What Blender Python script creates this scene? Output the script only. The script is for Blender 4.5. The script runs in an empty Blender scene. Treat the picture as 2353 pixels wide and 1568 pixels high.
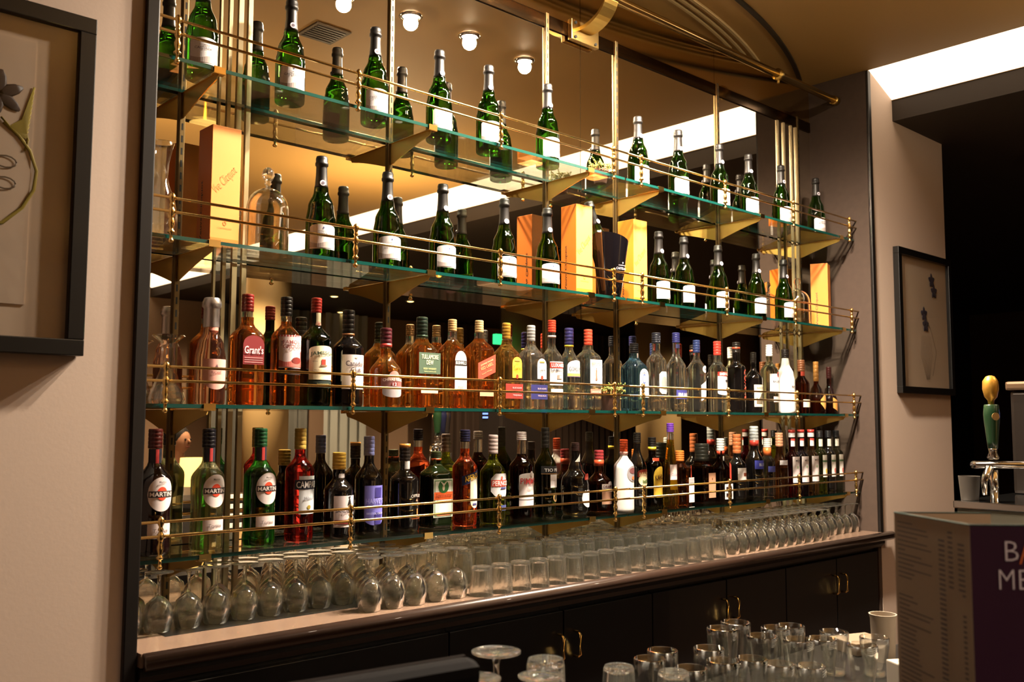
import bpy, bmesh, math, random
from math import sin, cos, pi, radians as R
from mathutils import Vector, Matrix
random.seed(7)
SC = bpy.context.scene
COL = SC.collection

# ---------------------------------------------------------------- camera, exposure, world, lights
cam_d = bpy.data.cameras.new('camera'); cam = bpy.data.objects.new('camera', cam_d); COL.objects.link(cam)
YAW, PITCH, ROLL = R(42.65), R(4.845), R(0.204)
cam_d.sensor_width = 36; cam_d.lens = 33.144; cam_d.clip_start = 0.05
cam_d.dof.use_dof = True; cam_d.dof.focus_distance = 3.0; cam_d.dof.aperture_fstop = 6.3
fwd = Vector((sin(YAW)*cos(PITCH), cos(YAW)*cos(PITCH), sin(PITCH)))
rt = Vector((cos(YAW), -sin(YAW), 0)); up = rt.cross(fwd)
r2 = rt*cos(ROLL) + up*sin(ROLL); u2 = -rt*sin(ROLL) + up*cos(ROLL)
cam.matrix_world = Matrix(((r2.x, u2.x, -fwd.x, -.525), (r2.y, u2.y, -fwd.y, -2.386), (r2.z, u2.z, -fwd.z, 1.44), (0, 0, 0, 1)))
SC.camera = cam
SC.view_settings.view_transform = 'Standard'; SC.view_settings.look = 'None'
SC.view_settings.gamma = 1; SC.view_settings.use_curve_mapping = False
SC.view_settings.exposure = 0.12
try:
    SC.cycles.use_denoising = True; SC.cycles.denoiser = 'OPENIMAGEDENOISE'
    SC.cycles.max_bounces = 20; SC.cycles.transmission_bounces = 16; SC.cycles.glossy_bounces = 10
    SC.cycles.diffuse_bounces = 3; SC.cycles.transparent_max_bounces = 32
    SC.cycles.sample_clamp_indirect = 60; SC.cycles.caustics_refractive = False; SC.cycles.caustics_reflective = False
    SC.cycles.use_adaptive_sampling = False
except Exception: pass
W = bpy.data.worlds.new('world'); SC.world = W; W.use_nodes = True
W.node_tree.nodes['Background'].inputs[0].default_value = (1, .8, .55, 1)
W.node_tree.nodes['Background'].inputs[1].default_value = 0.03

def light(kind, name, loc, power, color, size=.05, to=None, sy=None, spot=None):
    d = bpy.data.lights.new(name, kind); o = bpy.data.objects.new(name, d); COL.objects.link(o)
    d.energy = power; d.color = color; o.location = loc
    if kind == 'AREA':
        d.size = size
        if sy: d.shape = 'RECTANGLE'; d.size_y = sy
    else: d.shadow_soft_size = size
    if spot: d.spot_size = R(spot); d.spot_blend = .7
    if to is not None: o.rotation_euler = (Vector(to)-Vector(loc)).to_track_quat('-Z', 'Y').to_euler()
    return o
CZ = 3.12                                                           # ceiling height
SPOTS = [(1.43, -.73), (1.73, -.69), (2.04, -.68), (2.41, -.72)]
for x, y in SPOTS:                                                  # the four halogen downlights over the shelves
    light('SPOT', 'halogen_light', (x, y, CZ-.035), 230, (1, .84, .66), .03, (x, y+.28, 1.2), spot=155)
for x, y, p in [(-1.2, -1.9, 14), (3.4, -2.4, 45), (-.6, -3.6, 130), (1.6, -3.9, 190)]:  # added lamps without fixtures, filling the room with warm light
    light('SPOT', 'added_room_fill', (x, y, CZ-.03), p, (1, .80, .60), .05, (x, y, 0), spot=130)
for x, y, p in [(6.5, -4.5, 160), (3.2, -5.5, 260), (9.5, -3.5, 260), (8.6, -6.8, 200), (5.2, -7.5, 240)]:  # added lamps brightening the far room, no fixtures at these spots
    light('SPOT', 'added_far_fill', (x, y, 2.88), p, (1, .76, .52), .05, (x, y-.3, 0), spot=140)

for x, y, p in [(1.2, -2.3, 45), (3.0, -2.7, 85), (0.2, -5.2, 14), (3.0, -6.6, 45)]:   # added unseen lamps that brighten the tan ceiling
    light('AREA', 'added_ceiling_fill', (x, y, 2.3), p*.45, (1, .76, .46), .5, (x, y+.001, CZ))

# ---------------------------------------------------------------- materials
def rgb(h, a=1):
    h = h.lstrip('#'); c = [int(h[i:i+2], 16)/255 for i in (0, 2, 4)]
    return tuple(v/12.92 if v <= .04045 else ((v+.055)/1.055)**2.4 for v in c) + (a,)
MATS = {}
def mat(name, col='#808080', rough=.5, metal=0, trans=0, ior=1.45, emit=None, es=0, coat=0, bump=0, bscale=40, var=0, spec=.5):
    if name in MATS: return MATS[name]
    m = bpy.data.materials.new(name); m.use_nodes = True; nt = m.node_tree; b = nt.nodes['Principled BSDF']
    c = rgb(col) if isinstance(col, str) else col
    b.inputs['Base Color'].default_value = c; b.inputs['Roughness'].default_value = rough
    b.inputs['Metallic'].default_value = metal; b.inputs['Transmission Weight'].default_value = trans
    b.inputs['IOR'].default_value = ior; b.inputs['Coat Weight'].default_value = coat
    b.inputs['Specular IOR Level'].default_value = spec
    if emit: b.inputs['Emission Color'].default_value = rgb(emit); b.inputs['Emission Strength'].default_value = es
    if bump or var:
        tc = nt.nodes.new('ShaderNodeTexCoord'); n = nt.nodes.new('ShaderNodeTexNoise')
        n.inputs['Scale'].default_value = bscale; n.inputs['Detail'].default_value = 4
        nt.links.new(tc.outputs['Object'], n.inputs['Vector'])
        if bump:
            bp = nt.nodes.new('ShaderNodeBump'); bp.inputs['Strength'].default_value = bump; bp.inputs['Distance'].default_value = .002
            nt.links.new(n.outputs['Fac'], bp.inputs['Height']); nt.links.new(bp.outputs['Normal'], b.inputs['Normal'])
        if var:
            mx = nt.nodes.new('ShaderNodeMix'); mx.data_type = 'RGBA'
            mx.inputs['A'].default_value = c; mx.inputs['B'].default_value = tuple(v*(1-var) for v in c[:3])+(1,)
            nt.links.new(n.outputs['Fac'], mx.inputs['Factor']); nt.links.new(mx.outputs['Result'], b.inputs['Base Color'])
    MATS[name] = m; return m
def clear(name, tint=(.97, .98, .97), k=1.6, rough=.0):
    """thin sheet glass: passes light straight through, mirrors more at a glancing angle"""
    if name in MATS: return MATS[name]
    m = bpy.data.materials.new(name); m.use_nodes = True; nt = m.node_tree; nt.nodes.clear()
    o = nt.nodes.new('ShaderNodeOutputMaterial'); mx = nt.nodes.new('ShaderNodeMixShader')
    t = nt.nodes.new('ShaderNodeBsdfTransparent'); g = nt.nodes.new('ShaderNodeBsdfGlossy'); f = nt.nodes.new('ShaderNodeFresnel')
    mu = nt.nodes.new('ShaderNodeMath'); mu.operation = 'MULTIPLY'; mu.use_clamp = True; mu.inputs[1].default_value = k
    f.inputs['IOR'].default_value = 1.5
    geo = nt.nodes.new('ShaderNodeNewGeometry')                     # entering or leaving, a thin wall mirrors alike
    iorsw = nt.nodes.new('ShaderNodeMix'); iorsw.data_type = 'FLOAT'
    iorsw.inputs['A'].default_value = 1.5; iorsw.inputs['B'].default_value = 1/1.5
    nt.links.new(geo.outputs['Backfacing'], iorsw.inputs['Factor']); nt.links.new(iorsw.outputs['Result'], f.inputs['IOR'])
    t.inputs[0].default_value = (*tint, 1); g.inputs[0].default_value = (1, 1, 1, 1); g.inputs['Roughness'].default_value = rough
    nt.links.new(f.outputs[0], mu.inputs[0]); nt.links.new(mu.outputs[0], mx.inputs[0])
    nt.links.new(t.outputs[0], mx.inputs[1]); nt.links.new(g.outputs[0], mx.inputs[2]); nt.links.new(mx.outputs[0], o.inputs[0])
    MATS[name] = m; return m
def glass(name, col, ior=1.4, haze=.015): return crystal('glass_'+name, col, .12, haze, ior)
M_BRASS = mat('brass', '#EBC67C', .17, 1); M_BRASSD = mat('brass_satin', '#C9A85C', .30, 1, bump=.05, bscale=60)
M_STD = mat('bronze_upright', '#6E5A3C', .4, 1); M_SLOT = mat('slot_black', '#080706', .8)
M_MIRROR = mat('mirror_silver', '#EFE6D6', 0, 1); M_BLACK = mat('black_lacquer', '#0B0A0B', .35, coat=.2)
M_TEAL = mat('glass_edge', '#0F3F39', .12, coat=.6)
M_SHELF = clear('shelf_glass', (.90, .93, .91), 1.5, .015)
def crystal(name, tint, mixf=.5, haze=.08, ior=1.45):
    '''clear ware: part refracting, part straight-through, with a faint diffuse haze standing in for light caught in the glass'''
    m = mat(name, tint, .0, 0, 1, ior); nt = m.node_tree; out = nt.nodes['Material Output']; pr_ = nt.nodes['Principled BSDF']
    tr = nt.nodes.new('ShaderNodeBsdfTransparent'); tr.inputs[0].default_value = rgb(tint)
    df = nt.nodes.new('ShaderNodeBsdfTranslucent'); df.inputs[0].default_value = rgb(tint); d2 = nt.nodes.new('ShaderNodeBsdfDiffuse'); d2.inputs[0].default_value = rgb(tint)
    a, b, c = (nt.nodes.new('ShaderNodeMixShader') for _ in range(3))
    a.inputs[0].default_value = mixf; b.inputs[0].default_value = .5; c.inputs[0].default_value = haze  # diffuse haze lightens the ware in place of refracted lamp light
    nt.links.new(pr_.outputs[0], a.inputs[1]); nt.links.new(tr.outputs[0], a.inputs[2]); nt.links.new(df.outputs[0], b.inputs[1]); nt.links.new(d2.outputs[0], b.inputs[2])
    nt.links.new(a.outputs[0], c.inputs[1]); nt.links.new(b.outputs[0], c.inputs[2]); nt.links.new(c.outputs[0], out.inputs[0])
    return m
M_CRYS = crystal('drinking_glass', '#FDFEFA', .22, .018); M_THIN = clear('thin_glass', (.965, .97, .955), 2.2)
M_CLEAR = crystal('glass_clear', '#FDFEFA', .22, .015, 1.42)
PAPER = lambda c: mat('paper_'+c, c, .55)
FOIL = lambda c: mat('cap_'+c, c, .35, .15, coat=.3)
M_CHROME = mat('chrome', '#C8C8C8', .12, 1)

# ---------------------------------------------------------------- mesh helpers
def link(name, me, m=None, parent=None, smooth=False):
    o = bpy.data.objects.new(name, me); COL.objects.link(o)
    if m is not None:
        for x in (m if isinstance(m, (list, tuple)) else [m]): me.materials.append(x)
    if smooth: me.polygons.foreach_set('use_smooth', [True]*len(me.polygons))
    if parent: o.parent = parent
    return o
def bmobj(name, bm, m, parent=None, smooth=False, sharp=None):
    me = bpy.data.meshes.new(name); bmesh.ops.recalc_face_normals(bm, faces=bm.faces[:]) if bm.faces else None
    bm.to_mesh(me); bm.free(); o = link(name, me, m, parent, smooth)
    if smooth and sharp: me.set_sharp_from_angle(angle=R(sharp))
    return o
def box(bm, x0, x1, y0, y1, z0, z1, bev=0):
    vs = [bm.verts.new((x, y, z)) for x in (x0, x1) for y in (y0, y1) for z in (z0, z1)]
    fs = [bm.faces.new([vs[i] for i in q]) for q in ((0, 1, 3, 2), (4, 6, 7, 5), (0, 4, 5, 1), (2, 3, 7, 6), (0, 2, 6, 4), (1, 5, 7, 3))]
    if bev:
        es = list({e for f in fs for e in f.edges}); bmesh.ops.bevel(bm, geom=es, offset=bev, segments=2, affect='EDGES', profile=.6)
    return bm
def B(*a, bev=0): return box(bmesh.new(), *a, bev=bev)
def lathe(bm, prof, seg=28, sq=2.0, ax=1.0, ay=1.0, c=(0, 0), close=True):
    """prof: (radius, z); sq: superellipse exponent (2 round, 6 square with round corners)"""
    rings = []
    for r, z in prof:
        ring = []
        for i in range(seg):
            a = 2*pi*(i+.5)/seg; ca, sa = cos(a), sin(a)
            k = (abs(ca)**sq + abs(sa)**sq)**(-1/sq)
            ring.append(bm.verts.new((c[0]+r*k*ca*ax, c[1]+r*k*sa*ay, z)))
        rings.append(ring)
    for a, b in zip(rings, rings[1:]):
        for i in range(seg): bm.faces.new((a[i], a[(i+1) % seg], b[(i+1) % seg], b[i]))
    if close: bm.faces.new(rings[0][::-1]); bm.faces.new(rings[-1])
    return bm
def L(prof, **k): return lathe(bmesh.new(), prof, **k)
def tube(bm, pts, r, seg=10, flat=1, ref=None):
    pts = [Vector(p) for p in pts]; rings = []; n = len(pts)
    t0 = (pts[1]-pts[0]).normalized(); ref = Vector(ref) if ref else Vector((0, 0, 1)) if abs(t0.z) < .9 else Vector((1, 0, 0))
    for i, p in enumerate(pts):
        t = (pts[min(i+1, n-1)]-pts[max(i-1, 0)]).normalized(); a = t.cross(ref).normalized(); b = t.cross(a)
        rr = r[i] if isinstance(r, (list, tuple)) else r
        rings.append([bm.verts.new(p+a*rr*cos(2*pi*k/seg)+b*rr*flat*sin(2*pi*k/seg)) for k in range(seg)])
    for a, b in zip(rings, rings[1:]):
        for k in range(seg): bm.faces.new((a[k], a[(k+1) % seg], b[(k+1) % seg], b[k]))
    bm.faces.new(rings[0][::-1]); bm.faces.new(rings[-1]); return bm
def T(pts, r, seg=10, flat=1): return tube(bmesh.new(), pts, r, seg, flat)
def prism(bm, poly, axis, a, b):
    """extrude a 2-D polygon along an axis: axis 'x' -> poly is (y,z); 'y' -> (x,z); 'z' -> (x,y)"""
    f = {'x': lambda p, t: (t, p[0], p[1]), 'y': lambda p, t: (p[0], t, p[1]), 'z': lambda p, t: (p[0], p[1], t)}[axis]
    v0 = [bm.verts.new(f(p, a)) for p in poly]; v1 = [bm.verts.new(f(p, b)) for p in poly]; n = len(poly)
    bm.faces.new(v0); bm.faces.new(v1[::-1])
    for i in range(n): bm.faces.new((v0[i], v1[i], v1[(i+1) % n], v0[(i+1) % n]))
    return bm
def P(poly, axis, a, b): return prism(bmesh.new(), poly, axis, a, b)
def thing(name, label, cat, loc=(0, 0, 0), rz=0, group=None):
    o = bpy.data.objects.new(name, None); COL.objects.link(o); o.location = loc; o.rotation_euler = (0, 0, rz)
    o.empty_display_size = .05; o['label'] = label; o['category'] = cat
    if group: o['group'] = group
    return o
def tag(o, label, cat, group=None, kind=None):
    o['label'] = label; o['category'] = cat
    if group: o['group'] = group
    if kind: o['kind'] = kind
    return o
def struct(name, bm, m, **k):
    o = bmobj(name, bm, m, **k); o['kind'] = 'structure'; return o
def dup(root, loc, rz=None, label=None, group=None):
    r = root.copy(); COL.objects.link(r); r.location = loc
    if rz is not None: r.rotation_euler = (0, 0, rz)
    if label: r['label'] = label
    if group: r['group'] = group
    for ch in KIDS.get(root.name, []):
        c = ch.copy(); COL.objects.link(c); c.parent = r; KIDS.setdefault(r.name, []).append(c)
        for g in KIDS.get(ch.name, []):
            d = g.copy(); COL.objects.link(d); d.parent = c; KIDS.setdefault(c.name, []).append(d)
    return r
KIDS = {}
def index_kids(root):
    for ch in root.children:
        KIDS.setdefault(root.name, []).append(ch)
        for g in ch.children: KIDS.setdefault(ch.name, []).append(g)
    return root
def text_bm(bm, s, cx, cz, w, h, put, mi=0, rot=0, shear=0, bold=0, arc=0):
    """letters of s centred at (cx,cz), fitted into w x h, laid on a surface by put(u,v)"""
    cu = bpy.data.curves.new('t', 'FONT'); cu.body = s; cu.size = 1; cu.resolution_u = 2; cu.offset = bold; cu.shear = shear
    o = bpy.data.objects.new('t', cu); me = o.to_mesh()
    if me is None or not len(me.vertices): return
    xs = [v.co.x for v in me.vertices]; ys = [v.co.y for v in me.vertices]
    x0, x1, y0, y1 = min(xs), max(xs), min(ys), max(ys); sx = w/max(x1-x0, 1e-6); sy = h/max(y1-y0, 1e-6)
    vs = []
    for v in me.vertices:
        a, b = (v.co.x-(x0+x1)/2)*sx, (v.co.y-(y0+y1)/2)*sy
        b -= arc*(a/(w/2))**2
        if rot: a, b = a*cos(rot)-b*sin(rot), a*sin(rot)+b*cos(rot)
        vs.append(bm.verts.new(put(cx+a, cz+b)))
    for p in me.polygons:
        try: f = bm.faces.new([vs[i] for i in p.vertices]); f.material_index = mi
        except ValueError: pass
    o.to_mesh_clear(); bpy.data.objects.remove(o); bpy.data.curves.remove(cu)

# ---------------------------------------------------------------- the room
M_WALL = mat('beige_plaster', '#C2AD9E', .7, bump=.08, bscale=120, var=.06)
M_CEIL = mat('tan_ceiling', '#A5824A', .6, var=.08, bscale=2)
M_BROWN = mat('brown_fabric_panel', '#4A3A30', .75, bump=.15, bscale=35, var=.3)
M_DARKTRIM = mat('dark_wood_trim', '#15100E', .4, var=.3)
M_SOFFIT = mat('dark_soffit', '#2A2017', .7)
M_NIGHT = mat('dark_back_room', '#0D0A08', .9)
XL, XR, YW = .29, 3.69, -.3
struct('floor', B(-3, 13, -9, 3, -.05, 0), mat('brown_carpet', '#4A3324', .9, var=.3))
struct('ceiling', B(-3, 3.70, -9, .12, CZ, CZ+.08), M_CEIL)
struct('ceiling_lower', B(3.96, 13, -9, 3, 2.93, 3.04), M_SOFFIT)
struct('ceiling_cap', B(3.60, 13, -9, 3, 3.30, 3.36), M_NIGHT)
struct('wall_left', B(-3, .262, YW, .12, 0, CZ), M_WALL)
struct('wall_return_left', B(.292, .2925, YW, 0, .90, CZ), M_BROWN)
struct('wall_column', B(3.716, 4.53, YW, .12, 0, 3.30), M_WALL)
struct('wall_return_right', B(XR, 3.716, YW+.002, .12, 0, CZ), M_BROWN)
struct('trim_1', B(.262, .292, YW-.012, 0, 0, CZ, bev=.003), M_DARKTRIM)
struct('trim_2', B(XR+.004, 3.722, YW-.01, YW+.004, .90, CZ, bev=.003), M_DARKTRIM)
struct('wall_back', B(.25, 3.73, .012, .12, 0, CZ), M_NIGHT)
struct('wall_far_left', B(-3.06, -3, -9, 0, 0, CZ), M_WALL)
struct('wall_behind', B(-3, 13, -9.06, -9, 0, CZ), mat('rose_beige_wall', '#A38870', .8, var=.1))
struct('wall_far_right', B(13, 13.06, -9, 3, 0, CZ), mat('dark_brown_wall', '#5A4432', .8))
struct('wall_back_room', B(4.53, 13, 2.9, 3, 0, 3.0), M_NIGHT)
# glowing cove between the upper ceiling and the lower soffit
M_COVE = mat('cove_light', '#FFF4E0', .6, emit='#FFE9CC', es=2.2)
cv = thing('cove_light', 'long white glowing cove light between tan ceiling and dark soffit', 'light', (0, 0, 0))
bmobj('diffuser', P([(3.705, 3.135), (3.96, 3.035), (3.965, 3.045), (3.71, 3.145)], 'y', -8.95, YW-.002), M_COVE, cv)
bmobj('lip', P([(3.955, 3.035), (3.975, 3.035), (3.975, 3.05), (3.955, 3.05)], 'y', -8.95, YW-.002), M_CEIL, cv)
# bowed mouldings on the ceiling in front of the mirror, centred on the niche
def arc_band(r0, r1, z0, z1, a0=-1.15, a1=1.15, n=72):
    bm = bmesh.new(); prev = None; c = (2.0, 3.3)
    for i in range(n+1):
        a = a0+(a1-a0)*i/n; d = (sin(a), -cos(a))
        q = [(c[0]+d[0]*r, c[1]+d[1]*r, z) for r, z in ((r0, z0), (r1, z0), (r1, z1), (r0, z1))]
        ok = q[0][1] < -.004 and .30 < q[0][0] < 3.68
        vs = [bm.verts.new(p) for p in q] if ok else None
        if vs and prev:
            for k in range(4): bm.faces.new((prev[k], prev[(k+1) % 4], vs[(k+1) % 4], vs[k]))
        prev = vs
    return bm
M_MOULD = mat('cream_moulding', '#C9B182', .6)
for i, (a, b) in enumerate(((3.462, 3.472), (3.494, 3.504), (3.528, 3.54))):
    struct('trim_%d' % (3+i), arc_band(a, b, CZ-.012, CZ-.0005), M_MOULD)
struct('trim_6', arc_band(3.665, 3.685, CZ-.01, CZ-.0005), M_DARKTRIM)

# mirror wall in two panes, with thin strips
M_HEAD = mat('bronze_mirror_header', '#EACB92', .10, 1); M_BAND = mat('dark_bronze_band', '#5A4630', .14, 1)
PW = ['leftmost', 'second from the left', 'third from the left', 'rightmost']
for i, (a, b) in enumerate(((.2925, 1.1545), (1.156, 2.0188), (2.0212, 2.884), (2.886, XR))):
    tag(bmobj('mirror', B(a, b, 0, .012, .94, 2.879), M_MIRROR), 'tall mirror behind the bottle shelves, %s of four' % PW[i], 'mirror')
    tag(bmobj('header_mirror', B(a, b, 0, .012, 2.931, CZ-.001), M_HEAD), 'low bronze mirror above the dark band, %s of four' % PW[i], 'mirror')
bd_ = tag(bmobj('mirror_band', B(.2925, 3.6895, -.006, .012, 2.88, 2.93, bev=.002), M_BAND), 'dark bronze band running across the mirror wall under the ceiling', 'band')
t = thing('ceiling_vent', 'dark square vent in the tan ceiling, seen in the mirror', 'vent', (1.56, -1.09, CZ))
bmobj('frame', B(-.085, .085, -.085, .085, -.008, -.001, bev=.002), mat('vent_brown', '#4A3A26', .6), t)
bm = bmesh.new()
for k in range(7): box(bm, -.07, .07, -.07+k*.021, -.06+k*.021, -.0105, -.0085)
bmobj('slats', bm, M_DARKTRIM, t)
M_STRIP = mat('cream_strip', '#B9A882', .35, .3)
WORD = ['first', 'second', 'third', 'fourth', 'fifth', 'sixth', 'seventh', 'eighth', 'ninth', 'tenth', 'eleventh', 'twelfth', 'thirteenth']
for i, (x, w) in enumerate(((.583, .006), (.610, .010), (.640, .014), (.668, .013), (3.392, .012), (3.446, .013), (3.512, .010), (3.556, .012))):
    tag(bmobj('mirror_strip', B(x-w/2, x+w/2, -.006, -.0005, .94, 2.879), M_STRIP),
        'slim cream vertical strip on the mirror, %s from the %s' % (WORD[i % 4], 'left edge' if i < 4 else 'middle in the right-hand cluster'), 'mirror strip')

# ---------------------------------------------------------------- back counter and cabinets
ZC = .938
M_CTOP = mat('counter_laminate', '#8A7160', .22, coat=.3, var=.25, bscale=14)
ct = thing('back_counter', 'brown polished back counter with dark rounded nosing under the bottle shelves', 'counter')
bmobj('worktop', B(.295, 3.685, -.325, -.001, ZC-.03, ZC), M_CTOP, ct)
bmobj('nosing', T([(.30, -.33, ZC-.018), (3.76, -.33, ZC-.018)], .0195, 14), mat('nosing_wood', '#3A2A22', .3, coat=.5, var=.3), ct, True)
bmobj('under_moulding', P([(-.325, ZC-.032), (-.325, ZC-.05), (-.306, ZC-.068), (-.29, ZC-.068), (-.29, ZC-.032)], 'x', .295, 3.70), M_DARKTRIM, ct)
xs = [.30, 1.165, 1.62, 2.055, 2.49, 2.90, 3.305, 3.68]
hx = {1: [(1.593, 1)], 2: [(1.667, -1)], 3: [(2.459, 1)], 4: [(2.529, -1)], 5: [(3.272, 1)], 6: [(3.345, -1)]}
for i in range(7):
    a, b = xs[i]+.001, xs[i+1]-.001
    cb = thing('base_cabinet', 'black base cabinet under the back counter, %s from the left wall' % WORD[i], 'cabinet', ((a+b)/2, -.14, 0))
    bmobj('carcass', B(-(b-a)/2, (b-a)/2, -.14, .14, .0, ZC-.07), M_BLACK, cb)
    dr = bmobj('door', B(-(b-a)/2+.002, (b-a)/2-.002, -.158, -.142, .08, ZC-.085, bev=.002), M_BLACK, cb)
    for x, s in hx.get(i, []):
        q = x-(a+b)/2
        bmobj('handle', T([(q, -.158, .785), (q, -.178, .785), (q, -.186, .777), (q, -.186, .717), (q, -.178, .709), (q, -.158, .709)], .0042, 8), M_BRASS, dr, True)

# ---------------------------------------------------------------- shelving: standards, brackets, glass, gallery rails
ST = [.480, 1.147, 1.836, 2.22, 2.899, 3.567]
XP = [.367, .879, 1.409, 1.942, 2.094, 2.617, 3.128, 3.624]
ZS = [2.310, 1.876, 1.477, 1.120]; SH = ['top', 'second', 'third', 'bottom']; D = .22
sp = None
for i, x in enumerate(ST):
    lab = 'slotted brass shelf upright on the mirror, %s from the left end' % WORD[i]
    if sp is None:
        sp = thing('shelf_upright', lab, 'upright', (x, 0, 0))
        bmobj('channel', B(-.0075, .0075, -.010, -.001, ZC+.001, 2.935, bev=.0015), M_STD, sp)
        s = bmesh.new()
        for k in range(59): box(s, -.0022, .0022, -.0104, -.009, .98+k*.033, .98+k*.033+.018)
        bmobj('slots', s, M_SLOT, sp); index_kids(sp)
    else: dup(sp, (x, 0, 0), label=lab)
def bracket_poly():
    top = [(-.0105, 0), (-.212, 0)]
    low = [(-.214, -.006), (-.208, -.014)]
    for k in range(8):
        t = k/7; low.append((-.19+.165*t, -.018-.045*t**1.15))
    return top+low+[(-.0105, -.066)]
bk = None
for si, z in enumerate(ZS):
    for i, x in enumerate(ST):
        lab = 'brass bracket under the %s shelf, %s from the left end' % (SH[si], WORD[i])
        if bk is None:
            bk = thing('shelf_bracket', lab, 'bracket', (x, 0, z-.0115), group=None)
            bmobj('blade', P(bracket_poly(), 'x', -.0015, .0015), M_BRASSD, bk)
            bmobj('flange', B(-.008, .008, -.212, -.011, -.001, .0009), M_BRASS, bk)
            c = B(-.015, .015, -.2245, -.2225, -.003, .0135); box(c, -.015, .015, -.2235, -.208, .0118, .0135); box(c, -.015, .015, -.2235, -.205, -.004, -.0022)
            bmobj('edge_clip', c, M_BRASS, bk); index_kids(bk)
        else: dup(bk, (x, 0, z-.0115), label=lab)
sides = (('left', .296, 2.016), ('right', 2.0235, 3.686))
for si, z in enumerate(ZS):
    for nm, a, b in sides:
        s = thing('glass_shelf', 'clear green-edged glass shelf, %s tier, %s half of the wall' % (SH[si], nm), 'shelf', (a, 0, z))
        bmobj('pane', B(0, b-a, -.2185, -.013, -.010, 0), M_SHELF, s)
        bmobj('front_edge', B(0, b-a, -.2208, -.2188, -.009, 0), M_TEAL, s)
        bmobj('rear_edge', B(0, b-a, -.0128, -.0115, -.009, -.001), M_TEAL, s)
post_prof = [(.003, -.022), (.0065, -.019), (.0075, -.0155), (.0045, -.012), (.004, -.010), (.004, .0), (.0085, .002), (.009, .006), (.0052, .010), (.005, .014),
             (.0072, .022), (.0078, .028), (.0055, .036), (.0045, .041), (.006, .043), (.0078, .048), (.0082, .053), (.0075, .058), (.005, .062), (.0045, .065),
             (.0068, .069), (.0045, .073), (.0045, .076), (.007, .081), (.0082, .086), (.0075, .092), (.005, .096), (.002, .0985)]
pm = bpy.data.meshes.new('post'); b_ = L(post_prof, seg=14); bmesh.ops.recalc_face_normals(b_, faces=b_.faces[:]); b_.to_mesh(pm); b_.free(); pm.materials.append(M_BRASS)
pm.polygons.foreach_set('use_smooth', [True]*len(pm.polygons))
for si, z in enumerate(ZS):
    for nm, a, b in (('left', .293, 2.0185), ('right', 2.0195, 3.6895)):
        g = thing('gallery_rail', 'brass double gallery rail along the %s shelf, %s half' % (SH[si], nm), 'rail', (0, -.2325, z))
        for h in (.053, .086): bmobj('rail', T([(a, 0, h), (b, 0, h)], .0036, 10), M_BRASS, g, True)
        for x in (XP[:4] if nm == 'left' else XP[4:]):
            o = link('post', pm, None, g); o.location = (x, 0, 0)

# brass tube over the mirror on its bent arm
tb = thing('brass_tube_rail', 'thick polished brass tube running above the mirror under the ceiling', 'rail', (0, -.15, 3.005))
bmobj('tube', T([(.33, 0, 0), (3.655, 0, 0)], .0175, 18), M_BRASS, tb, True)
bmobj('end_cap', T([(3.655, 0, 0), (3.688, 0, 0)], .021, 18), M_BRASSD, tb, True)
bmobj('end_cap', T([(.295, 0, 0), (.33, 0, 0)], .021, 18), M_BRASSD, tb, True)
for x in (.87, 3.165):
    c = T([(x-.012, 0, 0), (x+.012, 0, 0)], .026, 18); tube(c, [(x, 0, -.02), (x, 0, -.04)], .006, 8)
    bmobj('collar', c, M_BRASSD, tb, True)
pts = [(2.02, .138-.0-.155*sin(t*pi/2)*1.0, -.095+.125*(1-cos(t*pi/2))) for t in [k/10 for k in range(11)]]
arm = bmesh.new()
pa = []
for k in range(13):
    t = k/12*pi/2; pa.append((.124-.14*sin(t), -.10+.115*(1-cos(t))))
po = pa+[(y+.0, z+.014) for y, z in pa[::-1]]
bmobj('bent_arm', prism(arm, po, 'x', 1.985, 2.055), M_BRASSD, tb)
bmobj('wall_plate', B(1.945, 2.095, .122, .1425, -.142, -.062, bev=.002), M_BRASS, tb)
s = bmesh.new()
for x in (1.965, 2.075):
    for z in (-.13, -.075): tube(s, [(x, .122, z), (x, .118, z)], .006, 8)
bmobj('bolts', s, M_SLOT, tb)

# ceiling downlights
def downlight(x, y, z, lab, r=.034, es=1200, grp=None, col='#FFE6C4'):
    t = thing('ceiling_spotlight', lab, 'light', (x, y, z), group=grp)
    ring = lathe(bmesh.new(), [(r, -.001), (r+.014, -.002), (r+.016, -.006), (r+.002, -.012), (r, -.008)], seg=24, close=False)
    bmobj('trim_ring', ring, M_CHROME, t, True)
    bmobj('bulb', L([(.001, -.018), (r*.6, -.014), (r*.95, -.006), (r*.97, -.002)], seg=20), mat('bulb_%s_%d' % (col[1:], es), '#FFFFFF', .5, emit=col, es=es), t, True)
for i, (x, y) in enumerate(SPOTS):
    downlight(x, y, CZ, 'bright halogen ceiling spotlight over the shelves, %s of four from the left' % WORD[i])
downlight(.62, -1.02, CZ, 'ceiling spotlight mirrored beside the left end of the second shelf', es=12)
for i, (x, y) in enumerate([(6.46, -7.07), (5.19, -8.6), (6.48, -8.7), (5.52, -7.33), (5.26, -1.35)]):
    downlight(x, y, 2.93, 'small round downlight in the dark soffit, %s, seen in the mirror' % ['deepest on the right', 'deepest on the left', 'deepest in the middle', 'halfway back', 'nearest the bottles'][i], .05, 6 if i < 4 else 1, col='#FFD98C')

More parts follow.
